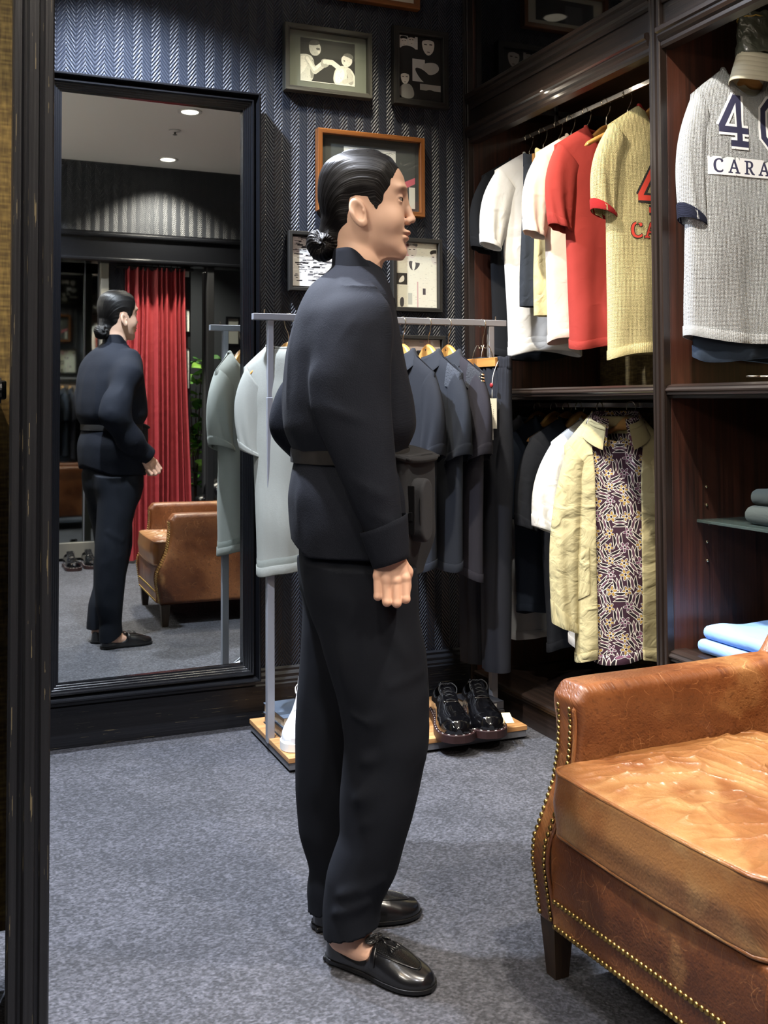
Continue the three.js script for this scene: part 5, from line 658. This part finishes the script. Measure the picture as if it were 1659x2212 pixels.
// shoes: x runs heel to toe
function shoe(t, P) {
  const W = (x) => shoeW(x, P.L, P.w), H = (x) => { const k = P.h; for (let i = 1; i < k.length; i++) if (x < k[i][0]) return lerp(k[i - 1][1], k[i][1], (x - k[i - 1][0]) / (k[i][0] - k[i - 1][0])); return .01; }, L = P.L;
  const f = (x, y, z) => { const X = clamp(x, 0, L - .001), w = W(X), h = H(X), sh = lerp(1, .62, sstep(.4, 1, (y - P.s) / h) * sstep(.19, .10, X)), d = (Math.pow(Math.pow(Math.abs(z) / (w * sh), 2.4) + Math.pow(Math.max((y - P.s) / h, 0), P.e || 2.6), 1 / 2.5) - 1) * Math.min(w, h); let q = Math.max(d, P.s - y, -x, x - L); const o = (Math.hypot((x - P.ox) / P.oa, z / P.ob) - 1) * P.ob; return smax(q, -Math.max(o, P.oy - y), .004); };
  const u = part(t, 'upper', net(f, [-.008, P.s - .006, -.062], [L + .008, P.top, .062], .0036), P.mat);
  const out = (e) => { const s = new THREE.Shape(); for (let i = 0; i <= 64; i++) { const q = .5 - .5 * Math.cos(Math.PI * (i <= 32 ? i / 32 : (64 - i) / 32)), w = (W(clamp(q * L, 0, L - .001)) + e) * (i <= 32 ? 1 : -1), X = lerp(-e, L + e, q); i ? s.lineTo(X, w) : s.moveTo(X, w); } return s; };
  part(t, 'sole', new THREE.ExtrudeGeometry(out(P.we), { depth: P.s - .002, bevelEnabled: true, bevelSize: .0015, bevelThickness: .001, bevelSegments: 2, curveSegments: 4 }).rotateX(Math.PI / 2).translate(0, P.s - .0005, 0), P.sole);
  if (P.welt) { const e = []; for (let i = 0; i < 90; i++) { const q = .5 - .5 * Math.cos(Math.PI * (i <= 45 ? i / 45 : (90 - i) / 45)), w = (W(clamp(q * L, 0, L - .001)) + P.we * .5) * (i <= 45 ? 1 : -1); e.push(V(lerp(-P.we * .4, L + P.we * .4, q), P.s + .0012, w)); } const c = new THREE.CatmullRomCurve3(e, true); for (let i = 0; i < 64; i++) if (i % 2 === 0) { const a = c.getPointAt(i / 64), b = c.getPointAt((i + .9) / 64); if (i === 0) P.stitches = []; P.stitches.push(tube([a, a.clone().lerp(b, .5), b], .0009, 4, 2)); } part(t, 'welt_stitching', P.stitches, M.white); }
  const top = (x, z) => { const X = clamp(x, 0, L - .001), w = W(X), h = H(X); return P.s + h * Math.pow(Math.max(.02, 1 - Math.pow(Math.abs(z) / w, 2.4)), 1 / (P.e || 2.6)); };
  if (P.lace) { part(t, 'tongue', sheet((u, v) => { const x = lerp(P.lace[0], P.lace[1], v), z = (u - .5) * .044; return [x - v * .0, top(Math.max(x, P.ox + P.oa * .8), z * .5) - .002 + Math.max(0, (P.ox + P.oa - x)) * P.tl, z]; }, 8, 12, { closed: false, th: .003 }), P.tongue || P.mat);
    for (let i = 0; i < 5; i++) { const x = lerp(P.lace[0] - .006, P.ox + P.oa * .62, i / 4), yy = (z) => top(Math.max(x, P.ox + P.oa * .8), z) + Math.max(0, P.ox + P.oa - x) * P.tl * .9 + .002; part(t, 'lace', tube([[x, yy(.02) - .002, -.021], [x + .003, yy(0) + .001, 0], [x - .002, yy(.02) - .002, .021]], .0018, 5, 10), P.laceM); } 
    for (const s of [-1, 1]) part(t, 'bow', tube([[P.lace[1] + .014, P.by, 0], [P.lace[1] + .016, P.by + .006, s * .012], [P.lace[1] + .030, P.by - .004, s * .026], [P.lace[1] + .046, P.by - .022, s * .022]], .0017, 5, 14), P.laceM); }
  return u;
}
const derbyP = { L: .285, s: .022, e: 2.4, top: .125, w: [[0, .034], [.08, .034], [.12, .037], [.19, .049], [.225, .050], [.285, .050]], h: [[0, .075], [.03, .088], [.07, .080], [.10, .082], [.14, .070], [.18, .052], [.21, .046], [.25, .044], [.272, .036], [.285, .016]], ox: .058, oa: .052, ob: .024, oy: .05, we: .005, welt: true, lace: [.165, .085], tl: .35, by: .110, mat: phys({ color: 0x08080a, roughness: .10, clearcoat: 1, clearcoatRoughness: .06 }), sole: std({ color: 0x2a1514, roughness: .5 }), laceM: std({ color: 0x0c0c0d, roughness: .8 }) };
[[1.635, .31, 'black polished derby shoe on the rack base, the one nearer the woman', -1.84], [1.752, .31, 'black polished derby shoe with hanging paper tag on the rack base', -1.84]].forEach(([x, z, l, a], i) => {
  const t = thing('derby_shoe', l, 'shoe', [x, .0465, z], a, 'derby shoes on the rack'); t.scale.setScalar(1.17); shoe(t, { ...derbyP });
  if (i) part(t, 'paper_tag', bx(.19, .245, .030, .031, -.085, -.060, .0003).rotateZ(-.25).translate(0, .06, .01), std({ color: 0xcdbb93, roughness: .9 }));
});
const whiteUp = std({ color: 0xe7e8ea, roughness: .55, bumpMap: leatherB, bumpScale: .001 });
const snP = { L: .28, s: .026, e: 3.2, top: .21, w: [[0, .036], [.09, .036], [.15, .044], [.20, .049], [.28, .048]], h: [[0, .13], [.03, .165], [.06, .170], [.10, .150], [.14, .095], [.18, .066], [.22, .052], [.26, .042], [.28, .018]], ox: .055, oa: .048, ob: .027, oy: .10, we: .003, lace: [.17, .09], tl: .95, by: .165, mat: whiteUp, sole: std({ color: 0xf0efe9, roughness: .5 }), laceM: M.white };
[[1.10, .28, -2.1, 'white high-top sneaker on the rack base, nearer the rack post'], [1.215, .30, -2.1, 'white high-top sneaker on the rack base behind the woman']].forEach(([x, z, a, l]) => { const t = thing('high_top_sneaker', l, 'shoe', [x + .07, .0465, z - .02], a, 'white sneakers on the rack'); shoe(t, { ...snP }); });
[[1.00, 4.06, -.35 + Math.PI / 2 + .3, 'black polished derby shoe on the carpet, leftmost in the mirror'], [1.13, 4.10, -.35 + Math.PI / 2 + .3, 'black polished derby shoe on the carpet, second in the mirror']].forEach(([x, z, a, l]) => { const t = thing('derby_shoe', l, 'shoe', [x, .0005, z + .12], a, 'derby shoes on the carpet'); shoe(t, { ...derbyP }); });
// ---------------------------------------------------------------- clothes in the upper bay
const UN = RAILY - HOOKTOP + .001, hg = 'hangers on the upper rail';
const hup = (z, l, x = RAILX) => hanger(`wooden hanger on the upper rail holding the ${l}`, [x, RAILY, z], 0, hg);
hup(.10, 'black tee');
shirt({ label: 'black cotton tee at the far end of the upper rail', at: [RAILX, UN, .10], mat: cloth(0x17191d), seed: 1, T1: .03, T2: .035, len: .79, slOut: .045, fold: .004 });
hup(.205, 'white sweatshirt');
{ const w = cloth(0xdcdcda, { bump: wrinkB, bs: .004 }), t = shirt({ name: 'sweatshirt', label: 'white short-sleeved sweatshirt next to the black tee', at: [RAILX, UN, .205], mat: w, seed: 2, T1: .038, T2: .045, len: .775, slOut: .06, hemW: .155, cuff: w, fold: .008 });
  part(t, 'hem_rib', sheet((u, v) => SURF.get(t)(u, lerp(.93, 1.006, v), .003), 80, 3, { th: .004, us: .7, vs: .06 }), w); }
clipHanger('clip hanger on the upper rail holding the dark denim shorts', [RAILX, RAILY, .315], 0, hg, .13);
pants({ name: 'denim_shorts', label: 'dark washed denim shorts between white sweatshirt and khaki trousers', at: [RAILX, UN - .052, .315], mat: cloth(0x2b3038, { bump: wrinkB, bs: .004 }), w: .150, len: .56, T: .020, hem: .15, rise: .25 });
clipHanger('clip hanger on the upper rail holding the khaki trousers', [RAILX, RAILY, .40], 0, hg, .13);
{ const k = cloth(0xc3b486, { bump: wrinkB, bs: .006 }), t = pants({ name: 'folded_trousers', label: 'crinkled khaki trousers hung beside the cream tee', at: [RAILX, UN - .052, .40], mat: k, w: .150, len: .60, T: .022, hem: .14, rise: .25, fold: .012 }); for (const x of [-.12, -.05, .05, .12]) part(t, 'belt_loop', bx(x - .006, x + .006, -.045, .002, .018, .023, .001), k); }
hup(.505, 'cream tee');
shirt({ label: 'cream slub cotton tee between khaki trousers and red tee', at: [RAILX, UN, .505], mat: cloth(0xd9cbbd, { bump: wrinkB, bs: .003 }), seed: 4, T1: .036, T2: .045, len: .75, slOut: .05, fold: .007 });
hup(.625, 'red tee');
shirt({ label: 'plain red cotton tee in the middle of the upper rail', at: [RAILX, UN, .625], mat: cloth(0x963630, { bump: wrinkB, bs: .002 }), seed: 5, T1: .042, T2: .060, len: .775, slOut: .018, sl: .27, hemW: .15, chest: .165, fold: .010 });
hanger('empty wooden hanger between red tee and pale yellow jersey', [RAILX + .01, RAILY, .735], 0, hg);
const num = (main, edge, txt, fw, fh, px, sp, band) => canvasTex(fw, fh, (c, w, h) => {
  c.clearRect(0, 0, w, h); c.lineJoin = 'miter'; c.lineCap = 'butt';
  if (txt === '40') { // block numerals drawn as strokes
    const D = { 4: [[[.60, .02], [.12, .64]], [[.06, .68], [.94, .68]], [[.66, .02], [.66, .96]], [[.40, .93], [.92, .93]]], 0: [[[.32, .06], [.68, .06], [.90, .24], [.90, .76], [.68, .94], [.32, .94], [.10, .76], [.10, .24], [.32, .06], [.68, .06]]] };
    for (const [lw, col] of [[.27, edge], [.15, main]]) [['4', .02], ['0', .53]].forEach(([k, ox]) => { c.strokeStyle = col; c.lineWidth = lw * w * .42; for (const L of D[k]) { c.beginPath(); L.forEach(([x, y], i) => { const X = (ox + .03 + x * .39) * w, Y = (.08 + y * .84) * h; i ? c.lineTo(X, Y) : c.moveTo(X, Y); }); c.stroke(); } });
  } else { if (band) { c.fillStyle = band; c.fillRect(w * .01, h * .08, w * .98, h * .84); } c.font = `${px}px serif`; c.textAlign = 'center'; c.textBaseline = 'middle'; for (let i = 0; i < txt.length; i++) { const x = w / 2 + (i - (txt.length - 1) / 2) * sp; c.lineWidth = px * .10; c.strokeStyle = edge; c.strokeText(txt[i], x, h / 2); c.fillStyle = main; c.fillText(txt[i], x, h / 2); c.lineWidth = px * .035; c.strokeStyle = main; c.strokeText(txt[i], x, h / 2); } } });
hup(.915, 'pale yellow jersey');
{
  const y = cloth(0xcfc08c, { bump: knitB, bs: .0045 }), red = cloth(0xb02a2c, { bump: knitB, bs: .002 });
  const t = shirt({ name: 'knit_jersey', label: 'pale yellow knit jersey with red number and red striped neck', at: [RAILX, UN, .915], mat: y, seed: 6, sh: .195, chest: .20, hemW: .195, T1: .048, T2: .060, len: .82, slOut: .06, sl: .27, neckMat: red, cuff: red, fold: .008, neck: .075, slW: .10 });
  printPatch(t, 'number_print', -.140, .140, -.385, -.205, num('#c23a2a', '#1f1a18', '40', 512, 330, 330, 230), .82, 'red number with black edge');
  printPatch(t, 'letter_print', -.158, .158, -.462, -.388, num('#c23a2a', '#1f1a18', 'CARATS', 768, 180, 160, 124), .82, 'red letters');
}
// ---------------------------------------------------------------- clothes in the lower bay
const LN = LOWY - HOOKSTOP + .001, lg = 'hangers on the lower rail', hlo = (z, l, x = RAILX) => hanger(`wooden hanger on the lower rail holding the ${l}`, [x, LOWY, z], 0, lg, true);
hlo(.15, 'pale grey long shirt'); shirt({ name: 'long_shirt', label: 'pale grey long shirt at the far end of the lower rail', at: [RAILX, LN, .15], mat: cloth(0xaeb2b5), seed: 31, len: .85, T1: .034, T2: .04, neckUp: -.02, slOut: .03, hemW: .15, chest: .16 });
hlo(.27, 'navy tee'); shirt({ label: 'navy cotton tee on the lower rail', at: [RAILX, LN, .27], mat: cloth(0x2a3240), seed: 32, len: .74, T1: .034, T2: .04, neckUp: -.02, slOut: .03 });
hanger('empty wooden hanger between the navy tee and black jacket', [RAILX, LOWY, .355], 0, lg, true);
hlo(.44, 'black jacket'); shirt({ name: 'black_jacket', label: 'black washed cotton jacket between navy and white tees', category: 'jacket', at: [RAILX, LN, .44], mat: cloth(0x1c1e23, { bump: wrinkB, bs: .003 }), seed: 33, len: .84, T1: .040, T2: .045, neckUp: -.022, slOut: .055, sl: .30, chest: .165, hemW: .14, slope: .07 });
hlo(.575, 'white tee'); shirt({ label: 'white cotton tee on the lower rail beside the beige jacket', at: [RAILX, LN, .575], mat: cloth(0xe4e4e2, { bump: wrinkB, bs: .004 }), seed: 34, len: .80, T1: .042, T2: .055, neckUp: -.025, slOut: .075, sl: .28, slW: .16, sh: .205, chest: .16, hemW: .13, fold: .012 });
hanger('wooden hanger on the lower rail holding the beige jacket and floral shirt', [RAILX - .02, LOWY, .775], -.45, lg, true).scale.x = .8;
{
  const fm = std({ map: floralC, roughness: .85, bumpMap: weaveB, bumpScale: .0004 });
  const f = shirt({ name: 'floral_shirt', label: 'plum shirt printed with white and ochre flowers inside the beige jacket', at: [RAILX - .085, LN, .775], turn: -.45, mat: fm, seed: 36, collar: true, len: .80, T0: .020, T1: .046, T2: .052, neckUp: -.008, sh: .130, chest: .100, hemW: .092, sl: .14, slOut: -.03, slW: .07, neck: .07, fold: .007 }); collar(f, fm, { r: .074, h: .030, fall: .060, y: -.022, open: .9, z: .012 });
  const jm = cloth(0xb0a57c, { bump: wrinkB, bs: .009 }), j = shirt({ name: 'beige_jacket', label: 'open crinkled beige cotton jacket over the floral shirt', category: 'jacket', at: [RAILX - .085, LN, .775], turn: -.45, mat: jm, seed: 37, collar: true, open: .070, len: .80, T0: .026, T1: .056, T2: .066, neckUp: -.006, sh: .165, chest: .140, hemW: .135, sl: .58, slOut: .045, slW: .11, slT: .042, neck: .08, fold: .010, slope: .10 });
  collar(j, jm, { r: .080, h: .018, fall: .058, y: -.028, open: 1.15, z: .016 });
  part(j, 'patch_pocket', sheet((u, v) => { const S = SURF.get(j), p = S(.25 + lerp(.10, .20, u), lerp(.52, .72, v), .005); return [p[0], p[1], p[2]]; }, 10, 10, { closed: false, th: .003, us: .12, vs: .14 }), jm);
}
// ---------------------------------------------------------------- second bay: jersey, hat, folded things
hanger('wooden hanger under the grey numbered jersey', [RAILX, RAILY, 1.31], 0);
{
  const dm = cloth(0x283240, { bump: wrinkB, bs: .003 }), d = shirt({ name: 'denim_shirt', label: 'blue denim shirt whose hem shows under the grey jersey', at: [RAILX, UN - .002, 1.306], mat: dm, seed: 41, sh: .15, chest: .15, hemW: .185, T0: .010, T1: .022, T2: .038, len: .84, sl: .16, slOut: -.02, slW: .08, slT: .015, neckUp: -.03, fold: .008, neck: .07 });
  part(d, 'hem_fade', sheet((u, v) => SURF.get(d)(u, lerp(.972, 1.003, v), .003), 90, 2, { th: .002, us: .7, vs: .03 }), cloth(0x6f8fb8, { bump: wrinkB, bs: .003 }), 'faded pale blue hem band');
  const gm = cloth(0xbfc3c6, { bump: knitB, bs: .0045 }), nv = cloth(0x22263a, { bump: knitB, bs: .002 });
  const t = shirt({ name: 'knit_jersey', label: 'grey knit jersey with navy number hung in the second bay', at: [RAILX, UN, 1.31], mat: gm, seed: 42, sh: .190, chest: .205, hemW: .215, T0: .018, T1: .042, T2: .052, len: .79, sl: .35, slOut: .040, slW: .10, slT: .035, cuff: nv, neck: .075, fold: .008, slope: .085 });
  printPatch(t, 'number_print', -.150, .150, -.262, -.078, num('#2b2c49', '#e9ebee', '40', 512, 330, 320, 230), .79, 'navy number with white edge');
  printPatch(t, 'letter_print', -.168, .168, -.334, -.272, num('#2b2c49', '#e9ebee', 'CARATS', 768, 150, 128, 122, '#e4e6ea'), .79, 'navy letters');
  const h = thing('bucket_hat', 'cream brimmed bucket hat with shiny olive crown above the grey jersey', 'hat', [RAILX, 2.035, 1.37], .2), r = 1;
  part(h, 'brim', sheet((u, v) => { const a = u * Math.PI * 2, R = lerp(.075, .105, v); return [R * 1.02 * Math.cos(a), lerp(.085, .0, v) + .006 * Math.sin(a * 2 + 1), R * .62 * Math.sin(a)]; }, 64, 10, { th: .003, us: .6, vs: .09 }), std({ color: 0xcac6b0, roughness: .9, bumpMap: tex(64, 64, (u, v) => Math.pow(Math.abs(Math.sin(v * Math.PI * 6)), .5), false, .09, .09), bumpScale: .0025 }), 'stitched cream brim');
  part(h, 'crown', sheet((u, v) => { const a = u * Math.PI * 2, R = v > .85 ? .078 : lerp(.078, .068, v / .85), k = v > .85 ? (1 - (v - .85) / .15) : 1, n = .006 * n3(Math.cos(a) * 3, v * 7, Math.sin(a) * 3) + .003 * n3(Math.cos(a) * 8, v * 14, Math.sin(a) * 8); return [(R + n) * k * Math.cos(a), lerp(.082, .20, Math.min(v / .85, 1)) + n * .6, (R + n) * k * .62 * Math.sin(a)]; }, 64, 24, { th: .002, us: .5, vs: .2 }), phys({ color: 0x4b4f45, roughness: .28, clearcoat: .4, bumpMap: wrinkB, bumpScale: .008 }), 'shiny olive crown');
  part(h, 'crown_top', sheet((u, v) => { const a = u * Math.PI * 2, R = lerp(.004, .074, v); return [R * Math.cos(a), .208 - .022 * v * v + .004 * n3(Math.cos(a) * 4 * v, 3, Math.sin(a) * 4 * v), R * .62 * Math.sin(a)]; }, 40, 10, { th: .003 }), std({ color: 0xc8ac55, roughness: .8, bumpMap: wrinkB, bumpScale: .006 }), 'mustard top panel');
}
function folded(name, label, [x, y, z], w, h, d, mat, layers, seed) {
  const t = thing(name, label, 'folded clothes', [x, y, z]);
  for (let i = 0; i < layers; i++) { const hh = h / layers; part(t, 'folded_layer', net((X, Y, Z) => { const n = .006 * n3(X * 12 + seed, Y * 20 + i * 3, Z * 12) , yc = hh * (i + .5) + n * .6, q = Math.hypot(Math.max(Math.abs(X) - w / 2 + hh * .5 + .012 * i, 0), Math.max(Math.abs(Y - yc) - hh * .04, 0), Math.max(Math.abs(Z) - d / 2 + hh * .5 + .010 * i, 0)) - hh * .46 - n * .3; return q; }, [-w / 2 - .02, -.006, -d / 2 - .02], [w / 2 + .02, h + .02, d / 2 + .02], .0072), mat); }
  return t;
}
folded('folded_sweater', 'folded dark grey-green sweater on the glass shelf', [2.19, .8025, 1.56], .30, .10, .36, cloth(0x3a3f3c, { bump: wrinkB, bs: .004 }), 2, 3);
folded('folded_jeans', 'folded light blue jeans on the low cabinet shelf', [2.10, .4405, 1.50], .30, .075, .42, cloth(0x7fa3d6, { bump: wrinkB, bs: .004 }), 2, 9);
{ const t = thing('wooden_hanger', 'wooden hanger lying flat on the shelf below the grey jersey', 'hanger', [2.03, 1.205, 1.56], 0); const g = HW.clone().rotateX(-Math.PI / 2).rotateY(1.25); part(t, 'shoulder_bar', g, M.hanger); part(t, 'hook', HOOK.clone().rotateX(-Math.PI / 2).rotateY(1.25), hookM); }
{ hanger('wooden hanger in the left edge cabinet', [-.18, 1.14, 1.70], .2, null, true); shirt({ name: 'navy_jacket', label: 'navy garment hanging at the far left edge', category: 'jacket', at: [-.18, 1.102, 1.72], turn: .2, mat: cloth(0x1f2740), seed: 51, len: .80, sh: .20, chest: .20, hemW: .215, neckUp: -.02, slOut: .03, T2: .05 }); }
renderer.render(scene, camera);
